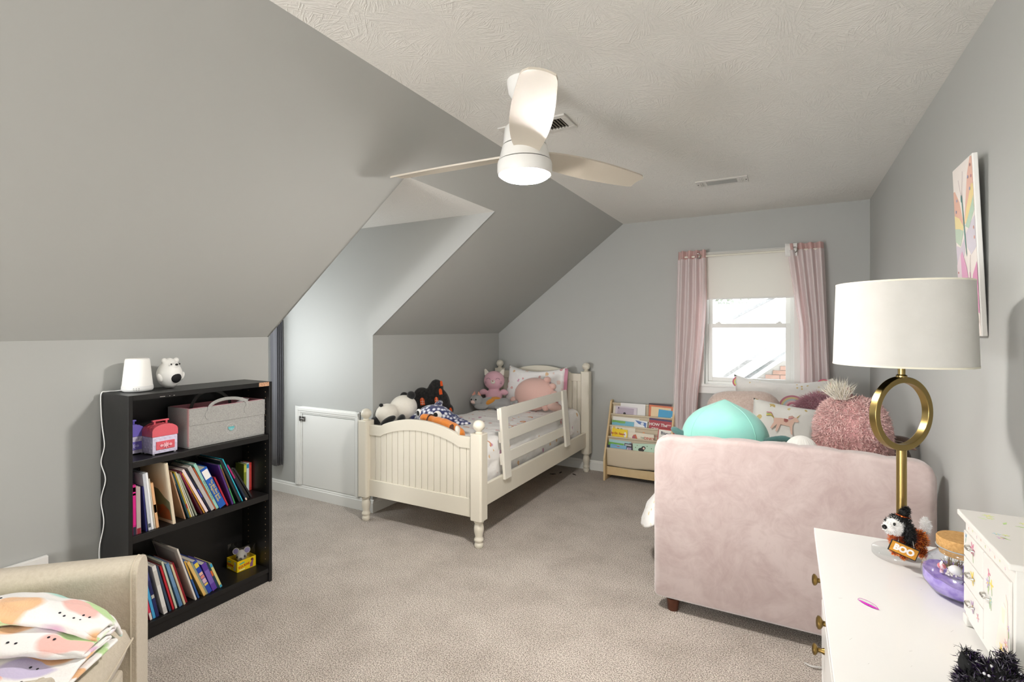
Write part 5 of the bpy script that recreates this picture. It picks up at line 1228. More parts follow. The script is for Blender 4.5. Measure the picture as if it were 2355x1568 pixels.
# ------------------------------------------------------------------ sling book rack
def rack():
    Mw = mk('pale_birch_ply', '#dcc49a', .5, noise_=(9, '#d2b688', .2)); Ms = mk('natural_canvas_sling', '#d3c5ad', .9, bump=(260, .4, .002), sheen=.15); Me = mk('birch_edge', '#cbb07f', .55)
    X0, X1 = -1.496, -.895
    k = thing('book_rack', 'birch sling book rack with canvas pockets beside the pink curtain', 'bookshelf', ((X0+X1)/2, 4.64, 0)); off = tuple(k.location)
    prof = [(4.500, 0), (4.775, 0), (4.775, .705), (4.765, .716), (4.725, .716), (4.708, .705), (4.500, .205)]
    for x in (X0, X1-.016):
        m = MB(); m.prism(prof, basis((x, 0, 0), (0, 1, 0), (0, 0, 1)), .016); m.obj('side_panel', Mw, k, off, recalc=True, bevel=.0018)
    rods = [(4.738, .683), (4.690, .585), (4.645, .485), (4.600, .387), (4.548, .290)]
    for (y, z) in rods:
        m = MB(); m.tube([(X0+.0165, y, z), (X1-.0165, y, z)], .0085, 12); m.obj('rod', Ms, k, off)
    # canvas: one sling from the top rod down, a pocket between each pair of rods
    for i in range(4):
        (ya, za), (yb, zb) = rods[i], rods[i+1]
        pts = catmull([(ya, za-.006), (ya+.006, za-.08), ((ya+yb)/2+.020, zb-.045), (yb+.004, zb-.052), (yb-.006, zb-.01)], 6)
        m = MB(); m.grid(lambda u, v, P=pts: (X0+.020+(X1-X0-.040)*u, P[min(int(v*(len(P)-1)+.5), len(P)-1)].x, P[min(int(v*(len(P)-1)+.5), len(P)-1)].y), 14, len(pts)-1)
        m.v = [(v[0], v[1], v[2]) for v in m.v]
        o = m.obj('sling_pocket', Ms, k, off, angle=80)
    m = MB(); m.grid(lambda u, v: (X0+.022+(X1-X0-.044)*u, 4.548-.0095+.012*v*v+.003*sin(u*11)*v+.020*sin(pi*v)*0, .294-.160*v-.006*sin(u*5.5)*v*v), 24, 10); o = m.obj('front_sling', Ms, k, off, angle=80); o.modifiers.new('t', 'SOLIDIFY').thickness = .003
    m = MB(); m.box(X0+.0165, X1-.0165, 4.558, 4.574, .045, .122); m.obj('front_board', Mw, k, off, bevel=.0015)
    m = MB(); m.box(X0+.0165, X1-.0165, 4.755, 4.770, .08, .16); m.obj('rear_board', Mw, k, off, bevel=.0015)
    GB = 'picture books in the sling rack'
    def pb(label, x, z, w, h, tier, cov, tilt=0, prints=(), txt=(), d=0, t=.006, grp=GB):
        """front-facing book; x,z = lower left corner of the cover, tier = which pocket, d = extra depth to the back"""
        (yr_, zr_) = rods[tier+1]; lay = 0 if d <= -.018 else (1 if d <= -.010 else 2)
        y0 = yr_+.0130-math.tan(R(8))*(zr_-z)+lay*.0062; t = .0048
        o = thing('picture_book', label, 'book', (x, y0, z), (R(-8), R(tilt), 0), grp)
        m = MB(); m.box(0, w, 0, .0015, 0, h); m.box(0, w, t-.0015, t, 0, h); m.box(0, .0015, .0015, t-.0015, 0, h); m.obj('cover', mk('cover_'+cov.lstrip('#'), cov, .42), o)
        m = MB(); m.box(.0015, w-.002, .0015, t-.0015, .002, h-.002); m.obj('page_block', M_page, o)
        B = basis((0, -.0001, 0), (1, 0, 0), (0, 0, 1))
        for i, (poly, c) in enumerate(prints):
            m = MB(); m.prism([(p[0]*w, p[1]*h) for p in poly], B @ T(0, 0, .0002*i), .0003); m.obj('cover_print', colmat(c), o, recalc=True)
        for (s, size, c, px, pz) in txt: text('cover_title', s, size, colmat(c), o, B @ T(px*w, pz*h, .0012), bold=.0008)
        return o
    rect = lambda a, b, c, d: [(a, c), (b, c), (b, d), (a, d)]
    ell_ = lambda cx, cy_, rx, ry, n=16: [(cx+rx*cos(2*pi*i/n), cy_+ry*sin(2*pi*i/n)) for i in range(n)]
    # top tier (between rods 0 and 1)
    pb('plain white large book at the back of the top left pocket', -1.400, 0.545, .235, 0.15, 0, '#e6e4e2', d=-0.004)
    pb('mauve book with a black and white cat drawing, top left of the rack', -1.448, 0.545, .205, 0.122, 0, '#cfc6cf', 2, [(rect(.10, .86, .12, .90), '#b3a6b5'), ([(.2, .16), (.36, .30), (.62, .24), (.88, .10), (.84, .02), (.2, .02)], '#eceae4'), (ell_(.66, .16, .12, .07), '#1b1a1c'), (ell_(.44, .46, .06, .10), '#2a2426'), (rect(.13, .17, .78, .92), '#46345c'), ([(.36, .30), (.40, .38), (.52, .36), (.54, .26)], '#f0eee8')], d=-0.02)
    pb('thin cream book peeking out left of the mauve cat book', -1.470, 0.545, .05, 0.118, 0, '#e0d8c8', 1, d=-0.012)
    pb('dark maroon book at the back of the top right pocket', -1.135, 0.545, .205, 0.165, 0, '#5a1f26', d=-.004, prints=[(rect(.02, .99, .93, .985), '#33262c')])
    pb('orange bordered cream book at the top right of the rack', -1.134, 0.54, .220, 0.158, 0, '#cf6a3a', 2, [(rect(.09, .90, .0, .90), '#e9cfa6'), (rect(.80, .90, .74, .86), '#d8d2c2')], d=-0.012)
    pb('blue book with a small yellow title lying over the orange bordered one', -1.048, 0.545, .148, 0.118, 0, '#2596c6', 4, [(ell_(.86, .42, .10, .16), '#e8e6df'), (rect(.24, .66, .30, .40), '#d9b04a')], d=-0.02)
    # second tier
    pb('wide white book with faint lettering in the second pocket', -1.462, 0.47, .250, 0.098, 1, '#e9e6df', 1, [(rect(.05, .9, .62, .66), '#b9cdd0'), (rect(.05, .9, .40, .43), '#d7a9a0')], d=-0.004)
    pb('white and blue snow scene book in the second pocket', -1.258, 0.465, .120, 0.09, 1, '#e8eaee', 4, [([(.05, .96), (.92, .84), (.92, .2), (.7, .5), (.3, .66)], '#5a79b2'), (ell_(.55, .34, .3, .26), '#eef0f2'), (ell_(.62, .70, .12, .15), '#d9dfe8')], d=-0.012)
    pb('sky blue and green storybook with big pale title in the second pocket', -1.466, 0.455, .208, 0.082, 1, '#6fb2c8', 2, [([(0, 1), (.62, 1), (.6, .76), (.4, .72), (.2, .8), (0, .72)], '#79ad5b'), ([(.8, .05), (1, .05), (1, .2), (.86, .28)], '#7fb35a'), (rect(.03, .70, .1, .56), '#7fbcd0')], [('THE LITTLE ENGINE', .0215, '#ece4b8', .40, .30)], d=-0.02)
    pb('crimson book with white hand lettered title in the second right pocket', -1.120, 0.425, .205, 0.16, 1, '#a31a2b', 2, [(rect(.0, 1.0, .90, .985), '#3a4168'), (rect(.76, .95, .66, .74), '#d99a9c')], [('HOW The', .036, '#eeeae4', .40, .66), ('GRIN', .034, '#eeeae4', .30, .40), ('C', .05, '#eeeae4', .48, .10)], d=-0.02)
    pb('yellow green thin book behind the crimson one', -.972, 0.44, .060, 0.14, 1, '#b9b23a', 2, d=-0.004)
    # third tier
    pb('cream book with a green ball in the third pocket', -1.462, 0.385, .222, 0.108, 2, '#e3dccb', 2, [(rect(.05, .16, .3, .92), '#e3c56a'), (ell_(.42, .62, .07, .2), '#7fae62'), ([(.22, .4), (.34, .45), (.32, .8), (.24, .82)], '#8a8a72')], d=-0.004)
    pb('white framed puppy book on the right of the third pocket', -1.033, 0.35, .142, 0.158, 2, '#b9342b', 3, [(rect(.05, .93, .0, .93), '#efece4'), (ell_(.56, .36, .21, .19), '#dba63f'), (ell_(.36, .36, .07, .17), '#c98f30'), (ell_(.76, .40, .07, .16), '#c98f30'), (ell_(.56, .24, .13, .09), '#ecd08a'), (ell_(.60, .29, .035, .03), '#2a2420'), ([(.05, .0), (.93, .0), (.93, .1), (.5, .14), (.05, .1)], '#a9bf6a')], [('Biscuit', .037, '#2b3347', .52, .74)], d=-0.02)
    pb('orange topped book peeping from the third pocket', -1.200, 0.412, .05, .060, 2, '#e0955c', 44, d=-0.004)
    # fourth tier
    pb('bright yellow picture book with red author lettering in the third pocket', -1.452, 0.365, .145, 0.102, 2, '#efcf10', 2, [(ell_(.86, .55, .09, .24), '#efece0')], [('by Dr. Seuss', .026, '#b5301f', .40, .58)], d=-0.02)
    pb('cream book with a red horse and red title in the third pocket', -1.300, 0.35, 0.235, 0.1, 2, '#dfd5c2', 2, [(rect(.03, .98, .04, .93), '#e6ddcb'), ([(.18, .02), (.16, .4), (.20, .75), (.30, .82), (.36, .5), (.44, .02)], '#c96a4a'), (ell_(.22, .52, .06, .16), '#a9606f')], [('THE', .018, '#8a9a86', .56, .58), ('DINKY', .030, '#c2563c', .82, .58), ('MONKEY', .026, '#c2563c', .80, .16)], d=-0.012)
    # front pocket (between rods 3 and 4)
    pb('pale turquoise wide book at the back of the front pocket', -1.470, 0.225, .205, 0.146, 3, '#a9ced2', 2, d=-0.004)
    pb('green book with a yellow title oval in the front pocket', -1.474, 0.222, .145, 0.125, 3, '#6cab3e', 2, [(ell_(.62, .74, .32, .16), '#e8cf2a'), (rect(.40, .84, .72, .77), '#5a7a3a')], d=-0.012)
    pb('black book corner standing in the front pocket', -1.325, 0.222, .070, 0.128, 3, '#23242a', 3, [(rect(.1, .9, .84, .95), '#b9bcc0')], d=-0.012)
    pb('navy book at the far left of the front pocket', -1.4785, 0.23, 0.022, 0.09, 3, '#222b52', 1, d=-0.02)
    pb('light blue book with tiny lettering in the front pocket', -1.452, 0.225, .150, 0.108, 3, '#7fb2d2', 2, [(ell_(.50, .86, .1, .03), '#c24d4a'), (rect(.12, .42, .92, .94), '#4f7fa6')], d=-0.02)
    pb('lilac book in the middle of the front pocket', -1.298, 0.222, 0.04, 0.095, 3, '#a996b8', 3, [(rect(.02, .2, .3, .9), '#e6e4ea')], d=-0.02)
    pb('dark purple wavy edged book in the front pocket', -1.262, 0.222, .024, 0.13, 3, '#6a5877', -6, d=-0.004)
    pb('mint green book with a black mole drawing in the front pocket', -1.232, 0.222, .210, 0.135, 3, '#b9d6c0', -4, [(ell_(.36, .60, .13, .13), '#20211f'), (ell_(.46, .72, .09, .12), '#2b2624'), (ell_(.47, .70, .045, .07), '#e3c9b8'), (rect(.24, .98, .10, .30), '#8f92be'), (rect(.24, .98, .28, .32), '#c97aa0'), (ell_(.1, .4, .02, .03), '#4f6a3f'), (ell_(.12, .74, .02, .03), '#4f6a3f'), (ell_(.62, .84, .02, .03), '#4f6a3f'), (ell_(.2, .88, .015, .025), '#7a4f3f'), (ell_(.8, .7, .02, .03), '#4f6a3f')], d=-0.02)
rack()

# ------------------------------------------------------------------ butterfly canvas on the right wall
def canvas():
    H, Wd, D = .635, .243, .015
    c = thing('wall_canvas', 'tall pale canvas painted with two butterflies on the right wall', 'picture', (XR-.0015, 2.245, 1.375), (0, R(-2.4), 0)); c.scale = (1, .905, .93)
    m = MB(); m.box(-D, 0, -Wd/2, Wd/2, 0, H); m.obj('canvas_block', mk('canvas_white_edge', '#eceae6', .7, bump=(300, .2, .001)), c, bevel=.003)
    B = basis((-D-.0004, 0, 0), (0, -1, 0), (0, 0, 1))     # seen from the room: local x to the right (toward the camera side)
    def pr(poly, col, lay, nm='butterfly_print'):
        m = MB(); m.prism(poly, B @ T(0, 0, .0003*lay), .0003); m.obj(nm, colmat(col, .8), c, recalc=True)
    pr([(-Wd/2+.004, .004), (Wd/2-.004, .004), (Wd/2-.004, H-.004), (-Wd/2+.004, H-.004)], '#eee6e0', 0, 'ground_print')
    S_ = lambda pts: [(p[0], p[1]) for p in pts]
    # upper butterfly: peach, yellow, green and lilac wings round a teal body
    pr([(.00, .41), (.03, .50), (.06, .58), (.10, .63), (.118, .625), (.118, .45), (.06, .40)], '#e6bcab', 1); pr([(.005, .41), (.03, .46), (.10, .535), (.118, .53), (.118, .45), (.06, .40)], '#ecd79e', 2); pr([(.008, .40), (.05, .43), (.118, .49), (.118, .44), (.05, .385)], '#bcd2be', 3)
    pr([(-.01, .41), (-.05, .50), (-.10, .55), (-.118, .55), (-.118, .38), (-.06, .36)], '#e3b9a6', 1); pr([(-.012, .40), (-.06, .44), (-.118, .46), (-.118, .38), (-.06, .36)], '#ead9a4', 2); pr([(-.015, .385), (-.06, .40), (-.118, .41), (-.118, .36), (-.06, .335)], '#c3d3c0', 3)
    pr([(.01, .37), (.06, .40), (.118, .42), (.118, .31), (.06, .29), (.02, .32)], '#d5cfd8', 2); pr([(-.01, .36), (-.06, .33), (-.118, .345), (-.112, .25), (-.06, .26), (-.01, .31)], '#d6ccd6', 2)
    pr([(-.018, .50), (-.010, .505), (.012, .30), (.008, .29), (-.004, .36)], '#6f9890', 5); pr(circle(.008, 12, -.017, .505, .014), '#5f857e', 6)
    for x, z, col in ((.07, .565, '#9fa4c0'), (.10, .60, '#b08f8f'), (.085, .52, '#9fa4c0'), (.105, .56, '#c08f9a'), (-.09, .47, '#9fa4c0'), (-.075, .51, '#a9a9c4'), (.108, .345, '#d5a394'), (.105, .38, '#d5a394')): pr(circle(.006, 10, x, z), col, 6, 'spot_print')
    # dotted pale wing and the lower pink butterfly
    pr([(-.07, .31), (-.118, .27), (-.118, .10), (-.085, .18), (-.05, .26)], '#e6d6dc', 3)
    for x, z in ((-.10, .24), (-.095, .21), (-.105, .19), (-.10, .165)): pr(circle(.0045, 10, x, z), '#c06a5a', 6, 'spot_print')
    pr([(.03, .16), (.0, .25), (-.045, .315), (-.065, .30), (-.06, .20), (-.045, .15), (.0, .13)], '#e0aac8', 4); pr([(.04, .16), (.07, .22), (.118, .26), (.118, .08), (.08, .09)], '#df9ec0', 4)
    pr([(.02, .13), (-.03, .14), (-.07, .09), (-.075, .03), (-.03, .012), (.005, .04)], '#c3dbd6', 4); pr([(.01, .10), (-.05, .085), (-.072, .05), (-.03, .03), (.0, .05)], '#cfcbe6', 5); pr([(0.0, .05), (-.06, .035), (-.07, .014), (-.02, .006)], '#dcb4d6', 6)
    pr([(.03, .12), (.09, .10), (.105, .05), (.06, .006), (.03, .03)], '#cddbd2', 5); pr([(.03, .06), (.08, .05), (.09, .02), (.05, .006)], '#cbb9de', 6)
    pr([(.036, .23), (.042, .23), (.022, .02), (.014, .02)], '#cf86b2', 7)
    for a, b in (((.036, .23), (.05, .29)), ((-.018, .51), (-.045, .58)), ((-.014, .51), (.01, .60))): pr([a, (a[0]+.0015, a[1]), (b[0]+.0015, b[1]), b], '#b9a6aa', 6, 'antenna_print')
canvas()

# ------------------------------------------------------------------ white dresser
TZ = .75
def dresser():
    Mw = mk('white_lacquer', '#e8e7e4', .28, coat=.2); Mk = mk('antique_brass', '#8a7140', .38, 1.0, noise_=(40, '#6b5630', .25))
    y0, y1 = .52, 1.925
    d = thing('dresser', 'white dresser with antique brass knobs along the right wall', 'dresser', (.32, (y0+y1)/2, 0)); off = tuple(d.location)
    m = MB(); m.box(.074, XR-.016, y0, y1, TZ-.018, TZ); m.obj('top', Mw, d, off, bevel=.0015)
    m = MB(); m.box(.112, XR-.02, y0+.012, y1-.012, .06, TZ-.0185); m.obj('body', Mw, d, off, bevel=.002)
    for x in (.125, XR-.075):
        for y in (y0+.03, y1-.085): m = MB(); m.box(x, x+.05, y, y+.055, 0, .0595); m.obj('foot', Mw, d, off, bevel=.003)
    cols = ((1.355, 1.900), (.80, 1.345), (.54, .79)); rows = ((.545, .722), (.320, .535), (.085, .310))
    for (a, b) in cols:
        for (p, q) in rows:
            m = MB(); m.box(.094, .1115, a, b, p, q); dr = m.obj('drawer', Mw, d, off, bevel=.003)
            ys = ((a+b)/2-.125, (a+b)/2+.125) if b-a > .3 else ((a+b)/2,)
            for y in ys:
                m = MB(); m.lathe([(.0, 0), (.0095, 0), (.0085, .003), (.0062, .008), (.0065, .016), (.0135, .020), (.0165, .024), (.0160, .028), (.010, .0315), (0, .0322)], 24, (.0938, y, (p+q)/2+.02), RY(-90)); m.obj('knob', Mk, dr, off)
    m = MB(); rr = random.Random(4)
    for k in range(14):
        x, y = rr.uniform(.10, .33), rr.uniform(.95, 1.75); a = rr.uniform(-.5, .5); L = rr.uniform(.002, .006)
        m.box(-L, L, -.0003, .0003, TZ, TZ+.0002, M=T(x, y, 0) @ Matrix.Rotation(a+.6, 4, 'Z'))
    tag(m.obj('scuff_marks', mk('grey_scuff', '#d0cecb', .7), d, off), 'small grey scuffs on the top', None, kind='stuff')
dresser()
# ------------------------------------------------------------------ table lamp
def table_lamp():
    Mb = mk('satin_brass', '#a8915c', .30, 1.0); Mac = rim_glass(bpy.data.materials.new('clear_acrylic'), (.985, .99, .99, 1), .05, .5); 
    lx, ly = .283, 1.795
    l = thing('table_lamp', 'brass ring table lamp with a white linen drum shade on the dresser', 'lamp', (lx, ly, TZ+.0006))
    m = MB(); m.lathe([(0, 0), (.068, 0), (.070, .002), (.070, .016), (.068, .018), (0, .018)], 48); m.obj('base', Mac, l)
    zr, rr_ = .408, .100
    m = MB(); m.lathe([(.0, .0185), (.026, .0185), (.026, .021), (.0125, .024), (.0125, zr-rr_-.003), (0, zr-rr_-.002)], 28); m.obj('pole', Mb, l)
    m = MB()
    # ring: rectangular section, facing the camera side of the room
    dirx = Vector((.735, .678, 0)).normalized(); diry = Vector((0, 0, 1)); nrm = dirx.cross(diry)
    n = 64; vs = []; fs = []
    for k in range(n):
        a = 2*pi*k/n; rad = dirx*cos(a)+diry*sin(a)
        for (dr, dn) in ((-.0085, -.0105), (.0085, -.0105), (.0085, .0105), (-.0085, .0105)): vs.append(Vector((0, 0, zr))+rad*(rr_-.004)+rad.normalized()*dr+nrm*dn)
    for k in range(n):
        k2 = (k+1) % n
        for j in range(4): fs.append((k*4+j, k*4+(j+1) % 4, k2*4+(j+1) % 4, k2*4+j))
    m.add(vs, fs, 0, True); m.obj('ring', Mb, l, angle=40, recalc=True, bevel=.0015)
    zt = zr+rr_+.004
    m = MB(); m.lathe([(0, zt-.002), (.0135, zt-.002), (.0135, zt+.004), (.009, zt+.007), (.009, zt+.028), (.0125, zt+.029), (.0125, zt+.10), (0, zt+.10)], 24); m.obj('neck', Mb, l)
    s0, s1, r0, r1 = .546, .778, .1655, .158
    Ms = mk('white_linen_shade', '#ebe9e5', .85, noise_=(26, '#e3e1dc', .3), bump=(180, .12, .002)); nt = Ms.node_tree; tb = N(nt, 'ShaderNodeBsdfTranslucent'); tb.inputs[0].default_value = srgb('#f6f2ea'); ms = N(nt, 'ShaderNodeMixShader'); ms.inputs[0].default_value = .30
    nt.links.new(nt.nodes['Principled BSDF'].outputs[0], ms.inputs[1]); nt.links.new(tb.outputs[0], ms.inputs[2]); nt.links.new(ms.outputs[0], nt.nodes['Material Output'].inputs[0])
    m = MB(); m.lathe([(r0, s0), (r1, s1), (r1-.003, s1), (r0-.003, s0), (r0, s0)], 72); sh = m.obj('shade', Ms, l)
    m = MB(); m.lathe([(r0+.0006, s0-.0005), (r0+.0006, s0+.004), (r0-.0036, s0+.004), (r0-.0036, s0-.0005)], 64); m.lathe([(r1+.0006, s1-.004), (r1+.0006, s1+.0006), (r1-.0036, s1+.0006), (r1-.0036, s1-.004)], 64); m.obj('shade_trim', mk('shade_binding', '#e6e1cf', .7), sh)
    m = MB()
    for k in range(3): a = 2*pi*k/3+.5; m.tube([(0, 0, s1-.018), ((r1-.004)*cos(a), (r1-.004)*sin(a), s1-.018)], .0018, 6)
    m.obj('spider', Mb, sh)
    m = MB(); m.lathe([(0, zt+.10), (.016, zt+.101), (.016, zt+.135), (.0, zt+.136)], 16); m.obj('socket', mk('socket_black', '#2a2928', .5), l)
    m = MB(); m.lathe([(.013, zt+.135), (.014, zt+.15), (.029, zt+.175), (.026, zt+.205), (0, zt+.215)], 20); m.obj('bulb', mk('frosted_bulb', '#f2f0ea', .4), l)
    m = MB(); m.lathe([(.004, zt+.21), (.004, s1-.004), (.008, s1-.002), (.010, s1+.006), (.006, s1+.013), (0, s1+.014)], 16); m.obj('finial', Mb, l)
table_lamp()

# ------------------------------------------------------------------ tinsel dog, jar, jewellery box, hair clip, tinsel cat
def tinsel(mb, c, r, n, L, w, rnd, M=None, keep=None, fn=None, mi=0): fur(mb, ell_samples(c, r, n, M=M, keep=keep, rnd=rnd, fn=fn), L, w, .45, 0, mi, rnd)
def dresser_things():
    rr = random.Random(12)
    Mt_o = island_mat('orange_tinsel', ['#a8390a', '#e0661a', '#f0912c', '#c04a10', '#fbc873'], .35, metal=.15); Mt_b = island_mat('black_tinsel', ['#0b0b0b', '#1c1b1b', '#0e0e0e', '#3a3838'], .35); Mt_w = island_mat('white_tinsel', ['#efedea', '#ffffff', '#dddad6'], .4)
    Mbb = mk('tinsel_core_black', '#0d0d0d', .8); Mow = mk('tinsel_core_orange', '#6e2607', .8); Mww = mk('tinsel_core_white', '#e4e2de', .8)
    g = thing('tinsel_dog', 'tinsel dog in a black witch hat holding an orange sign beside the lamp', 'figurine', (.288, 1.737, TZ+.0275), (0, 0, R(36)))
    # local +x is the dog's nose direction; it looks to the left and toward the camera
    G = g.rotation_euler
    bodyM = mk
    def piece(nm, core, tin, shapes, n, L, w=.0011):
        m = MB()
        for (c, r) in shapes: m.ell(c, r, seg=14, rings=10)
        o = m.obj(nm, core, g); m = MB()
        for (c, r) in shapes: tinsel(m, c, r, int(n/len(shapes)), L, w, rr)
        tag(m.obj(nm+'_strands', tin, o), 'tinsel strands', None, kind='stuff'); return o
    F = -1   # facing -x
    piece('body', Mow, Mt_o, [((.0, 0, .046), (.036, .024, .026)), ((-.026, .0, .044), (.020, .022, .024)), ((.030, 0, .044), (.020, .022, .024))], 2600, .009)
    for x in (-.026, .030):
        for s in (-1, 1): piece('leg', Mow, Mt_o, [((x, s*.013, .014), (.0105, .0095, .0145))], 420, .007)
    piece('tail', Mww, Mt_w, [((.054, .0, .078), (.009, .010, .022))], 620, .008)
    piece('head', Mww, Mt_w, [((-.036, 0, .083), (.026, .022, .024)), ((-.052, 0, .081), (.017, .016, .016))], 1500, .007)
    piece('ear', Mbb, Mt_b, [((-.022, -.026, .070), (.014, .010, .029))], 950, .008); piece('ear', Mbb, Mt_b, [((-.030, .026, .074), (.012, .009, .022))], 700, .008)
    piece('hat_brim', Mbb, Mt_b, [((-.024, 0, .103), (.022, .022, .008))], 800, .007)
    piece('hat', Mbb, Mt_b, [((-.012, 0, .116), (.0115, .0115, .011)), ((-.005, 0, .125), (.008, .008, .008))], 700, .007)
    m = MB(); m.tube([(-.015+.0145*cos(a), .0145*sin(a), .109-.004*cos(a)) for a in [2*pi*k/20 for k in range(20)]], .0024, 6, closed=True); m.obj('hat_band', mk('orange_foil', '#c8551a', .3, .7), g)
    m = MB(); m.ell((-.0715, 0, .083), (.0055, .0065, .006)); m.obj('nose', mk('gloss_black', '#0c0c0c', .12), g)
    for s in (-1, 1):
        m = MB(); m.ell((-.056, s*.0145, .095), (.003, .0032, .0042)); m.obj('eye', MATS['gloss_black'], g)
    # sign on strings
    sm = basis((-.048, -.034, .034), (.827, -.478, -.35), (.02, .03, 1)) @ Matrix.Scale(1.14, 4); 
    sgn = MB(); sgn.prism([(-.0285, -.0135), (.0285, -.0135), (.0285, .0135), (-.0285, .0135)], sm, .0022); sg = sgn.obj('sign', mk('sign_black_edge', '#241f1c', .5), g, recalc=True)
    m = MB(); m.prism([(-.0265, -.0117), (.0265, -.0117), (.0265, .0117), (-.0265, .0117)], sm @ T(0, 0, .0023 if True else 0), .0004); m.obj('sign_face', mk('orange_glitter', '#c98520', .4, .3, noise_=(900, '#e3a93f', .1)), sg, recalc=True)
    m = MB(); m.prism([(-.0265, -.0117), (.0265, -.0117), (.0265, .0117), (-.0265, .0117)], sm @ T(0, 0, -.0005), .0004); m.obj('sign_face', MATS['orange_glitter'], sg, recalc=True)
    text('sign_text', 'BOO', .0185, mk('sign_white', '#f2efe9', .5), sg, sm @ T(0, -.0002, .0031), bold=.0011)
    for t_ in (-.016, .016):
        m = MB(); p0 = sm @ Vector((t_, .0140, .001)); m.tube([p0, (p0.x+.010, p0.y*.7, .058)], .0006, 5); m.obj('string', mk('string_white', '#d9d2cc', .6), sg)
        m = MB(); m.tube([sm @ Vector((t_+.0022*cos(a), .0150+.0022*sin(a), .001)) for a in [2*pi*k/10 for k in range(10)]], .0006, 5, closed=True); m.obj('ring', MATS['sign_black_edge'], sg)
    # terrarium jar
    j = thing('terrarium_jar', 'round glass jar with purple sand and a cork lid on the dresser', 'jar', (.372, 1.605, TZ+.0006))
    gm = bpy.data.materials.new('jar_glass'); gm.use_nodes = True; rim_glass(gm, (.95, .96, .98, 1), .08, .95)
    prof = [(0, .001), (.045, .001), (.062, .008), (.075, .025), (.080, .045), (.077, .066), (.066, .085), (.052, .097), (.047, .103), (.0465, .112), (.050, .116)]
    m = MB(); m.lathe(prof, 48); m.obj('glass', gm, j)
    m = MB(); m.tube([(.050*cos(2*pi*k/40), .050*sin(2*pi*k/40), .116) for k in range(40)], .0016, 8, closed=True); m.obj('rim', mk('glass_rim', '#dfe3e4', .1, trans=.6), j)
    m = MB(); m.lathe([(0, .100), (.0445, .100), (.0455, .108), (.0495, .119), (.050, .137), (.048, .140), (0, .140)], 40); m.obj('cork_lid', mk('cork', '#c49a62', .85, noise_=(160, '#a87e48', .2), bump=(200, .4, .001)), j)
    Ms = mk('purple_sand', '#8f78c8', .8, noise_=(60, '#b6a3dd', .15), bump=(220, .5, .002))
    def sand(u, v):
        a = 2*pi*u; r = .0757*v; z = .044+.012*cos(a-2.6)*v+.004*fbm((cos(a)*r*40, sin(a)*r*40, 0), 1.0); return (r*cos(a), r*sin(a), z)
    m = MB(); m.grid(sand, 40, 8, cu=True)
    side = [(.0, .0025), (.044, .0025), (.060, .0095), (.0728, .0255), (.0752, .031)]
    m.grid(lambda u, v: (lambda a, k: ((.0735*(1-v)+0)*cos(a) if False else (side[int(v*4+.01)][0])*cos(a), side[int(v*4+.01)][0]*sin(a), side[int(v*4+.01)][1]))(2*pi*u, 0), 40, 4, cu=True)
    m.grid(lambda u, v: (.0752*cos(2*pi*u)*(1+.002*v), .0752*sin(2*pi*u)*(1+.002*v), .031*(1-v)+v*sand(u, 1)[2]), 40, 2, cu=True)
    m.obj('sand', Ms, j)
    m = MB(); 
    for k in range(90):
        a = rr.uniform(0, 2*pi); r = rr.uniform(0, .022); m.ell((-.018+r*cos(a), -.022+r*sin(a), .056+rr.uniform(0, .010)), rr.uniform(.0016, .003), seg=6, rings=4)
    tag(m.obj('pebbles', mk('pale_pebbles', '#e9e2d8', .6), j), 'tiny pale pebbles', None, kind='stuff')
    m = MB(); m.ell((-.020, -.030, .070), (.013, .012, .011), seg=16, rings=10); m.obj('white_stone', mk('white_quartz', '#efedea', .5), j)
    m = MB(); m.ell((-.042, -.012, .068), (.009, .009, .008), seg=14, rings=8); m.lathe([(.004, .052), (.003, .066)], 8, (-.042, -.012, 0)); m.obj('toadstool', mk('toadstool_red', '#d8707a', .4, noise_=(130, '#f1dede', .08)), j)
    m = MB()
    for k in range(46):
        a = rr.uniform(0, 2*pi); b0 = Vector((-.012+.014*cos(a), .012+.014*sin(a), .056)); t_ = b0+Vector((rr.gauss(0, .008), rr.gauss(0, .008), rr.uniform(.012, .034))); m.tube([b0, t_], [.0010, .0004], 5)
    tag(m.obj('dried_plants', island_mat('dried_plants', ['#7f8a4a', '#a05f58', '#8a9a5a', '#b0877a'], .8), j), 'dried red and green sprigs', None, kind='stuff')
    m = MB(); m.ell((.03, .015, .078), (.020, .014, .024)); m.obj('teal_ornament', mk('teal_ornament_glaze', '#6db3a8', .3), j)
    # jewellery box
    bx, by0, by1, bz = .345, 1.185, 1.466, .245
    q = thing('jewellery_box', 'white flower painted jewellery box with tiny drawer handles on the dresser', 'box', (bx, (by0+by1)/2, TZ+.0006)); hy = (by1-by0)/2; D = .165
    Mw = mk('painted_white_box', '#d9d6d1', .4)
    m = MB(); m.box(0, D, -hy, hy, .014, bz-.012); body = m.obj('body', Mw, q, bevel=.0015)
    m = MB(); m.box(-.004, D+.004, -hy-.004, -hy+.030, 0, .026); m.obj('foot', Mw, q, bevel=.002); m = MB(); m.box(-.004, D+.004, hy-.022, hy+.004, 0, .020); m.obj('foot', Mw, q, bevel=.002)
    m = MB(); m.box(-.012, D+.012, -hy-.012, hy+.012, bz-.0115, bz); lid = m.obj('lid', Mw, q, bevel=.002)
    Mh = mk('silver_handle', '#d9d6cf', .2, 1.0)
    # fronts: three drawers at the far side, a door near us, a plain band under the lid
    yd = -hy+.150
    fr = []
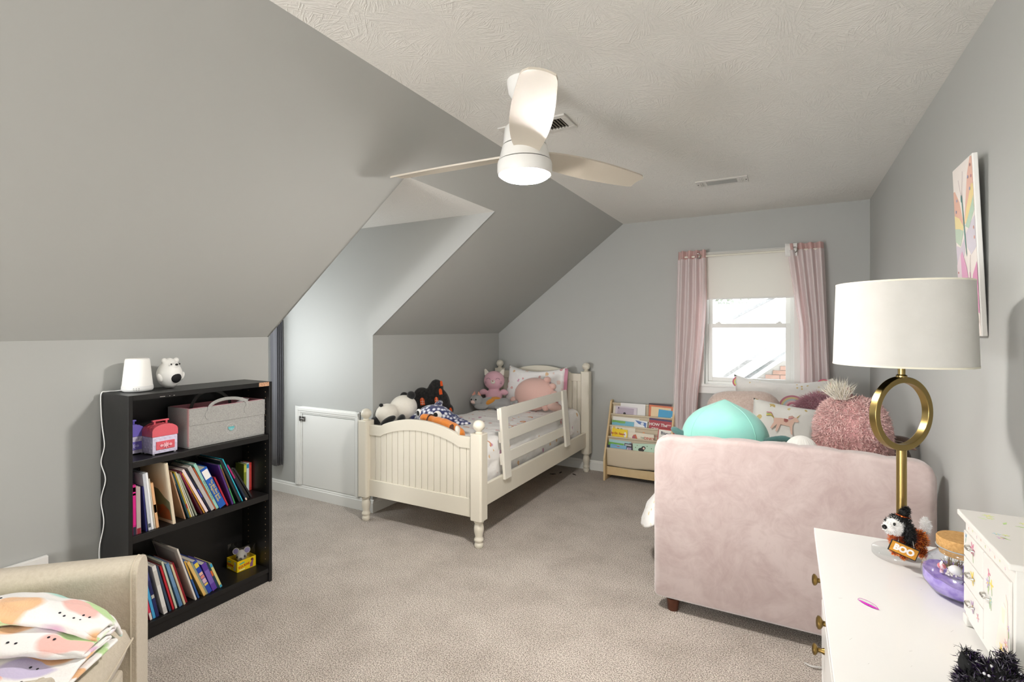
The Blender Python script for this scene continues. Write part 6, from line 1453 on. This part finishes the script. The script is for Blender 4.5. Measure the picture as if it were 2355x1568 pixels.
    for (z0, z1) in ((.030, .088), (.091, .148), (.151, .205)):
        m = MB(); m.box(-.004, 0, yd+.002, hy-.004, z0, z1); dr = m.obj('drawer', Mw, q, bevel=.001); fr.append(dr)
        m = MB(); zc = (z0+z1)/2+.006; yc = (yd+hy)/2+.004; m.tube(catmull([(-.005, yc-.016, zc), (-.012, yc-.012, zc), (-.0135, yc, zc-.001), (-.012, yc+.012, zc), (-.005, yc+.016, zc)], 4), .0022, 8); m.obj('handle', Mh, dr)
    m = MB(); m.box(-.004, 0, -hy+.012, yd-.002, .030, .205); door = m.obj('door', Mw, q, bevel=.001)
    m = MB(); m.tube(catmull([(-.005, yd-.012, .128), (-.012, yd-.016, .128), (-.013, yd-.026, .127), (-.012, yd-.036, .128), (-.005, yd-.040, .128)], 4), .0022, 8); m.obj('handle', Mh, door)
    Bf = basis((-.0043, 0, 0), (0, -1, 0), (0, 0, 1))
    def flower(M, x, z, r, n, col, cen, par, st=None):
        pts = [((x+r*(.55+.45*cos(n*a))*cos(a)), (z+r*(.55+.45*cos(n*a))*sin(a))) for a in [2*pi*k/(n*8) for k in range(n*8)]]
        m = MB(); m.prism(pts, M, .0003); f_ = m.obj('painted_flower', colmat(col, .6), par, recalc=True)
        m = MB(); m.prism(circle(r*.22, 8, x, z), M @ T(0, 0, .0003), .0003); m.obj('painted_centre', colmat(cen, .6), f_ if False else par, recalc=True)
        if st:
            m = MB(); m.prism([(x, z-r*.6), (x+.0022, z-r*.6), (x+st[0]+.0016, z-r-st[1]), (x+st[0], z-r-st[1])], M, .0002); m.obj('painted_stem', colmat('#9db583', .6), par, recalc=True)
    def leaf(M, x, z, L, ang, col, par):
        c_, s_ = cos(R(ang)), sin(R(ang)); P = [(0, 0), (L*.35, L*.16), (L, 0), (L*.35, -L*.16)]
        m = MB(); m.prism([(x+a*c_-b*s_, z+a*s_+b*c_) for a, b in P], M, .0003); m.obj('painted_leaf', colmat(col, .6), par, recalc=True)
    yf = lambda y: -y
    yc = (yd+hy)/2
    flower(Bf, yf(yc), .185, .015, 6, '#cf7d96', '#e9c3c9', fr[2], (.004, .012)); leaf(Bf, yf(yc+.045), .193, .012, 60, '#7fa3b5', fr[2]); leaf(Bf, yf(yc+.045), .193, .012, -100, '#8fb0a0', fr[2]); leaf(Bf, yf(yc+.045), .193, .010, 120, '#7f93b5', fr[2])
    flower(Bf, yf(yc), .124, .016, 5, '#ecd067', '#e2b64a', fr[1]); flower(Bf, yf(yc), .064, .014, 5, '#b798b8', '#e3cf8a', fr[0]); flower(Bf, yf(yc-.034), .058, .009, 5, '#d0a3b1', '#e6c0a0', fr[0])
    # bouquet and pale gown print on the door
    m = MB(); m.prism([(.090, .150), (.100, .156), (.110, .150), (.113, .125), (.128, .06), (.060, .06), (.083, .125)], Bf, .0002); m.obj('painted_gown', colmat('#ecdfd4', .6), door, recalc=True)
    m = MB(); m.prism([(.092, .145), (.107, .145), (.104, .118), (.094, .118)], Bf @ T(0, 0, .0002), .0002); m.obj('painted_bodice', colmat('#e3e8c6', .6), door, recalc=True)
    m = MB(); m.prism([(.111, .175), (.118, .165), (.122, .10), (.116, .10), (.110, .14)], Bf, .0003); m.obj('painted_ribbon', colmat('#ead6cb', .6), door, recalc=True)
    for (x, z, r, n, c1, c2) in ((.024, .176, .009, 3, '#d795a4', '#cf8596'), (.018, .155, .011, 7, '#b9a3c9', '#e9cf5a'), (.038, .160, .010, 4, '#ecd36a', '#e0b84c'), (.034, .128, .008, 6, '#b7cfc6', '#e9dc9a'), (.112, .086, .010, 6, '#d7a3b1', '#e6c56a'), (.090, .068, .011, 5, '#ecd77c', '#dfb44e'), (.122, .120, .006, 5, '#c9b1d0', '#e6d28a')): flower(Bf, x, z, r, n, c1, c2, door, (.002, .010))
    for (x, z, L, a, c_) in ((.022, .140, .020, 80, '#b9c79a'), (.030, .110, .016, 100, '#a9c09a'), (.095, .046, .016, 60, '#b5c795'), (.108, .042, .014, 100, '#9fb98b'), (.118, .052, .020, 80, '#a9c09a'), (.124, .060, .016, 95, '#b9c79a')): leaf(Bf, x, z, L, a, c_, door)
    for k in range(9): flower(Bf, -.10+.026*k, .220+.004*(k % 2), .0035, 5, ('#d9b3b0', '#c9cfa9', '#d4bccd')[k % 3], '#e8d9a9', body)
    Bt = basis((0, 0, bz+.0002), (0, -1, 0), (1, 0, 0)); Bt = basis((0, 0, bz+.0002), (1, 0, 0), (0, 1, 0))
    for k in range(15):
        x, y = rr.uniform(.015, D-.01), rr.uniform(-hy+.02, hy-.01); flower(Bt, x, y, rr.uniform(.006, .012), rr.choice((5, 6)), rr.choice(('#efd978', '#d9b8d3', '#c3dbe0', '#e8c1c4', '#d7e0a8')), '#eedf9a', lid)
    for k in range(14): leaf(Bt, rr.uniform(.01, D-.02), rr.uniform(-hy+.02, hy-.02), rr.uniform(.012, .022), rr.uniform(0, 360), rr.choice(('#c5d79a', '#b3d08a', '#cfe0b4')), lid)
    # hair clip
    h = thing('hair_clip', 'magenta snap hair clip lying on the white dresser top', 'hair clip', (.166, 1.444, TZ+.0006), (0, 0, R(-38)))
    m = MB(); m.prism([(-.022+.044*k/12, -.0005-.0042*sin(pi*k/12)) for k in range(13)]+[(.022-.044*k/12, .0005+.0012*sin(pi*k/12)) for k in range(13)], T(0, 0, .001), .0018); m.obj('clip_bar', mk('magenta_enamel', '#c81fb4', .3), h, recalc=True, bevel=.0005)
    m = MB(); m.tube(catmull([(.022, 0, .0015), (.010, .0065, .0045), (-.010, .0085, .005), (-.023, .006, .004), (-.0255, .001, .002), (-.022, 0, .0015)], 6), .0006, 6); m.obj('clip_wire', mk('clip_wire_pink', '#c77bb8', .3, .6), h)
    # black tinsel cat at the near edge
    k_ = thing('tinsel_cat', 'black tinsel cat ornament at the near edge of the dresser', 'figurine', (.300, 1.120, TZ+.0006), (0, 0, R(20)))
    m = MB(); m.ell((0, 0, .045), (.050, .038, .045)); m.ell((.0, .0, .052), (.046, .042, .040)); c_ = m.obj('body', Mbb, k_)
    rk = random.Random(31); m = MB()
    for q_, r_ in (((0, 0, .045), (.050, .038, .045)),): tinsel(m, q_, r_, 3600, .014, .0016, rk)
    tag(m.obj('body_strands', island_mat('black_purple_tinsel', ['#070707', '#161616', '#0b0b0b', '#35204a', '#0d0d0d', '#8d8894'], .25), c_), 'black tinsel strands', None, kind='stuff')
    for s_ in (-1, 1):
        m = MB(); m.lathe([(.014, 0), (.010, .014), (0, .030)], 12, (.026 if s_ > 0 else -.030, .012, .076), RY(s_*22)); e_ = m.obj('ear', Mbb, k_)
        m = MB(); fur(m, [((.026*s_+.003*rk.gauss(0, 2), .012+.003*rk.gauss(0, 2), .080+rk.uniform(0, .024)), (rk.gauss(0, 1), rk.gauss(0, 1), .6)) for _ in range(420)], .012, .0015, .3, 0, 0, rk); tag(m.obj('ear_strands', MATS['black_purple_tinsel'], e_), 'tinsel strands', None, kind='stuff')
    m = MB()
    for k in range(26):
        (p, n_), = ell_samples((0, 0, .045), (.058, .046, .053), 1, rnd=rk)
        m.ell(p, (.0026, .0026, .0026), seg=8, rings=6)
    tag(m.obj('sequins', mk('silver_sequin', '#d6d4da', .15, .8), c_), 'silver sequins', None, kind='stuff')
dresser_things()

# ------------------------------------------------------------------ beige barrel chair with the pastel blanket
def chair():
    Mf = mk('oatmeal_linen_upholstery', '#cbc1b0', .9, sheen=.2, noise_=(90, '#bfb4a1', .25), bump=(210, .5, .003))
    f = Vector((.65, .76, 0)).normalized(); ang = math.degrees(atan2(-f.x, f.y))
    # local frame: +y is the way the chair faces, far arm at -x
    W, Dp, HA = .78, .80, .62; t = .115
    far_end = Vector((-1.985, .955, 0)); r_ = Vector((f.y, -f.x, 0))
    loc = far_end+r_*(W/2)-f*(Dp/2)
    c = thing('armchair', 'beige barrel armchair in the near left corner', 'chair', loc, (0, 0, R(ang)))
    # U path of the wall centre line
    path = []; hx = W/2-t/2; rc = .30; y_front = Dp/2; yb = -Dp/2+t/2
    for k in range(9): path.append(Vector((-hx, y_front-(y_front-(yb+rc))*k/8, 0)))
    for k in range(1, 13): a = pi+pi/2*k/12; path.append(Vector((-hx+rc+rc*cos(a), yb+rc+rc*sin(a), 0)))
    for k in range(1, 7): path.append(Vector((-hx+rc+(2*hx-2*rc)*k/6, yb, 0)))
    for k in range(1, 13): a = -pi/2+pi/2*k/12; path.append(Vector((hx-rc+rc*cos(a), yb+rc+rc*sin(a), 0)))
    for k in range(1, 9): path.append(Vector((hx, yb+rc+(y_front-(yb+rc))*k/8, 0)))
    n = len(path); sec = []
    h0 = .055; rt = .050
    prof = [(-t/2, h0), (-t/2, HA-rt)]+[(-t/2+rt*(1-cos(pi/2*k/5)), HA-rt+rt*sin(pi/2*k/5)) for k in range(1, 6)]+[(t/2-rt*(1-cos(pi/2*(5-k)/5)), HA-rt+rt*sin(pi/2*(5-k)/5)) for k in range(1, 6)]+[(t/2, HA-rt), (t/2, h0)]
    m = MB(); vs = []; fs = []; K = len(prof)
    for i, p in enumerate(path):
        tv = (path[min(i+1, n-1)]-path[max(i-1, 0)]).normalized(); nv = Vector((tv.y, -tv.x, 0))
        lift = .035*sin(pi*i/(n-1))
        for (o, z) in prof: vs.append(p+nv*o+Vector((0, 0, z+(lift if z > .3 else 0))))
    for i in range(n-1):
        for j in range(K): fs.append((i*K+j, i*K+(j+1) % K, (i+1)*K+(j+1) % K, (i+1)*K+j))
    fs.append(tuple(reversed(range(K)))); fs.append(tuple(range((n-1)*K, n*K))); m.add(vs, fs, 0, True)
    sh = m.obj('shell', Mf, c, angle=50, recalc=True, bevel=.010, seg=3)
    # welt seams along the arm fronts
    for s in (0, n-1):
        p = path[s]; m = MB(); yy = .016*(-1); m.tube([(p.x+o*1.015, p.y-.018, z+.0) for (o, z) in prof], .003, 6); m.obj('welt', mk('linen_welt', '#c3b9a6', .9), c)
    m = MB(); m.box(-hx+t/2+.002, hx-t/2-.002, -Dp/2+t+.01, y_front-.035, .07, .285); m.obj('seat_base', Mf, c, bevel=.012, seg=3)
    # T cushion with crowned top
    def cush(u, v):
        return None
    cw = hx-t/2-.006
    pts = []
    m = MB(); NU, NV = 40, 40
    def outline(a, b):   # a,b in -1..1 -> rounded at the back
        x = a*cw; y = (b*.5+.5)*(y_front-.010-(-Dp/2+t+.008))+(-Dp/2+t+.008)
        k = max(0, -b); x *= sqrt(max(.02, 1-(k**3)*.55)); return x, y
    def cfn(sg):
        def g(u, v):
            a, b = u*2-1, v*2-1; x, y = outline(a, b); k = (max(0, 1-abs(a)**16))**.5*(max(0, 1-abs(b)**16))**.5
            return (x, y, .378+sg*(.068*k+(.020*(1-a*a)*(1-b*b) if sg > 0 else 0)))
        return g
    m.grid(cfn(1), NU, NV); m.grid(cfn(-1), NU, NV); cu = m.obj('seat_cushion', Mf, c, angle=100)
    bm = bmesh.new(); bm.from_mesh(cu.data); bmesh.ops.remove_doubles(bm, verts=bm.verts, dist=.0005); bmesh.ops.recalc_face_normals(bm, faces=bm.faces); bm.to_mesh(cu.data); bm.free()
    for sg in (1,):
        m = MB(); ed = [cfn(1)(1, .1+.9*k/20) for k in range(20)]+[cfn(1)(1-k/30, 1) for k in range(31)]+[cfn(1)(0, 1-.9*k/20) for k in range(20)]
        m.tube([(x, y, z) for x, y, z in ed], .0035, 6); m.obj('cushion_welt', MATS['linen_welt'], c)
    for x in (-hx+.02, hx-.02):
        for y in (-Dp/2+.16, Dp/2-.06):
            m = MB(); m.lathe([(0, 0), (.018, 0), (.024, .056), (0, .056)], 14, (x, y, 0)); m.obj('foot', MATS['dark_walnut_leg'], c)
    # blanket bundled on the seat
    b = thing('blanket', 'pastel spotted fleece blanket folded on the beige armchair seat', 'blanket', tuple(Vector(loc)+r_*(-.035)+f*.095+Vector((0, 0, .484))), (0, 0, R(ang+76)))
    Mbk = mk('pastel_blob_fleece', '#f1eeec', .95, sheen=.4); nt = Mbk.node_tree; L = nt.links; bs = nt.nodes['Principled BSDF']
    tc = N(nt, 'ShaderNodeTexCoord'); ns = N(nt, 'ShaderNodeTexNoise'); ns.inputs['Scale'].default_value = 7; L.new(tc.outputs['UV'], ns.inputs['Vector'])
    sc = N(nt, 'ShaderNodeVectorMath', operation='SCALE'); sc.inputs['Scale'].default_value = .10; L.new(ns.outputs['Color'], sc.inputs[0]); ad = N(nt, 'ShaderNodeVectorMath', operation='ADD'); L.new(tc.outputs['UV'], ad.inputs[0]); L.new(sc.outputs[0], ad.inputs[1])
    vo = N(nt, 'ShaderNodeTexVoronoi', voronoi_dimensions='2D'); vo.inputs['Scale'].default_value = 7.2; vo.inputs['Randomness'].default_value = .6; L.new(ad.outputs[0], vo.inputs['Vector'])
    sp = N(nt, 'ShaderNodeSeparateColor'); L.new(vo.outputs['Color'], sp.inputs[0]); cr = N(nt, 'ShaderNodeValToRGB'); cr.color_ramp.interpolation = 'CONSTANT'
    cols = ['#e9b98a', '#bcdc9c', '#eab4ac', '#e2bcd8', '#9fd8cc', '#c9bfdc', '#d6e6b4', '#efbcb3']
    while len(cr.color_ramp.elements) < len(cols): cr.color_ramp.elements.new(.5)
    for i, e in enumerate(cr.color_ramp.elements): e.position = i/len(cols); e.color = srgb(cols[i])
    L.new(sp.outputs[1], cr.inputs[0]); fac = N(nt, 'ShaderNodeMapRange'); fac.inputs[1].default_value = .36; fac.inputs[2].default_value = .47; fac.inputs[3].default_value = 1; fac.inputs[4].default_value = 0; L.new(vo.outputs['Distance'], fac.inputs[0])
    mx = N(nt, 'ShaderNodeMix', data_type='RGBA'); mx.inputs[6].default_value = srgb('#f3f0ee'); L.new(fac.outputs[0], mx.inputs[0]); L.new(cr.outputs[0], mx.inputs[7]); L.new(mx.outputs[2], bs.inputs['Base Color'])
    n2 = N(nt, 'ShaderNodeTexNoise'); n2.inputs['Scale'].default_value = 160; L.new(tc.outputs['Object'], n2.inputs['Vector']); bp = N(nt, 'ShaderNodeBump'); bp.inputs['Strength'].default_value = .35; bp.inputs['Distance'].default_value = .004; L.new(n2.outputs['Fac'], bp.inputs['Height']); L.new(bp.outputs[0], bs.inputs['Normal'])
    # folded strip: follows an S-shaped section, three layers piled toward the back
    cl = catmull([(.00, .20, .004), (.00, .0, .006), (.00, -.20, .008), (.00, -.245, .022), (.00, -.20, .040), (.00, -.05, .046), (.00, .10, .044), (.00, .125, .056), (.00, .06, .066), (.00, -.07, .070), (.00, -.115, .086), (.00, -.07, .104), (.00, .06, .092), (.00, .15, .082), (.00, .175, .094), (.00, .12, .106), (.00, .02, .112), (.00, -.015, .130), (.00, .03, .148), (.00, .10, .145), (.00, .17, .115), (.00, .215, .06), (.00, .235, .008)], 7)
    Lc = [0]
    for i in range(1, len(cl)): Lc.append(Lc[-1]+(cl[i]-cl[i-1]).length)
    NUb, NVb = 60, len(cl)-1
    def bl(u, v):
        i = min(int(round(v*NVb)), NVb); p = cl[i]; s = u*2-1
        x = s*.325-.02; taper = 1-.22*max(0, -s)**2-.50*max(0, s)**2.5
        y = .0+p.y*.86*taper+.030*sin(s*2.2+.5)+.012*fbm((s*2, i*.13, 0), 1.6)
        z = p.z*.95*(1-.52*abs(s)**2.2)+.010*(fbm((s*2.4, i*.09, 5), 1.4)+.35)*min(1, p.z/.03)
        return (x, y, max(.001, z))
    m = MB(); m.grid(bl, NUb, NVb); cloth = m.obj('cloth', Mbk, b, angle=100)
    uv = cloth.data.uv_layers.new(name='UVMap')
    for poly in cloth.data.polygons:
        for li in poly.loop_indices:
            vi = cloth.data.loops[li].vertex_index; iu, iv = vi//(NVb+1), vi % (NVb+1); uv.data[li].uv = (iu/NUb*.62, Lc[iv])
    s_ = cloth.modifiers.new('thick', 'SOLIDIFY'); s_.thickness = .010; s_.offset = 0
    ss = cloth.modifiers.new('sub', 'SUBSURF'); ss.levels = 1; ss.render_levels = 1
    rr = random.Random(8); Me = mk('stitched_face_black', '#22202a', .7)
    m = MB()
    for k in range(26):
        u = rr.uniform(.12, .9); v = rr.choice((rr.uniform(.17, .24), rr.uniform(.48, .56), rr.uniform(.80, .90)))
        p = Vector(bl(u, v)); q = Vector(bl(u+.012, v)); w = Vector(bl(u, v+.02)); nn = (q-p).cross(w-p)
        if nn.length < 1e-9: continue
        nn = nn.normalized(); nn = nn if nn.z > 0 else -nn
        for dx in (0, .018): m.ell(p+(q-p).normalized()*dx+nn*.0056, (.0036, .0036, .0022), seg=8, rings=6)
    tag(m.obj('face_dots', Me, b), 'tiny embroidered face dots', None, kind='stuff')
    # white board edge behind the chair
    w = MB(); w.box(-2.772, -2.752, .70, .945, .0, .438); tag(w.obj('foam_board', mk('foam_board_white', '#eceae6', .6), None, (-2.762, .82, 0), bevel=.002), 'white board leaning on the wall behind the armchair', 'board')
    # string hanging from the chair arm front and the scrap on the carpet
chair()
def floor_bits():
    m = MB(); m.tube(catmull([(.145, 2.44, .006), (.115, 2.43, .010), (.085, 2.425, .008), (.06, 2.44, .006)], 6), [.004]*18+[.003], 8); tag(m.obj('cord_end', mk('grey_cord', '#b5b2ad', .6), None, (.1, 2.43, 0)), 'short grey cord end on the carpet by the dresser', 'cord')
    for k, (x, y, lab) in enumerate(((-1.985, 4.46, 'dark leaf scrap under the bed nearest the middle'), (-1.94, 4.54, 'dark scrap under the bed behind the leaf scrap'), (-1.80, 4.545, 'thin dark scrap under the bed by the head post'))):
        m = MB(); m.prism([(-.030, -.004), (.0, -.010), (.030, .002), (.006, .010)], T(0, 0, 0) @ RZ(20+60*k), .004); tag(m.obj('scrap', mk('dark_scrap', '#3a332e', .8), None, None, recalc=True), lab, 'scrap')
        bpy.data.objects[-1 if False else 0]
        o = [q for q in bpy.data.objects if q.name.startswith('scrap')][-1]; o.location = (x, y, .001)
floor_bits()
bpy.context.view_layer.update()
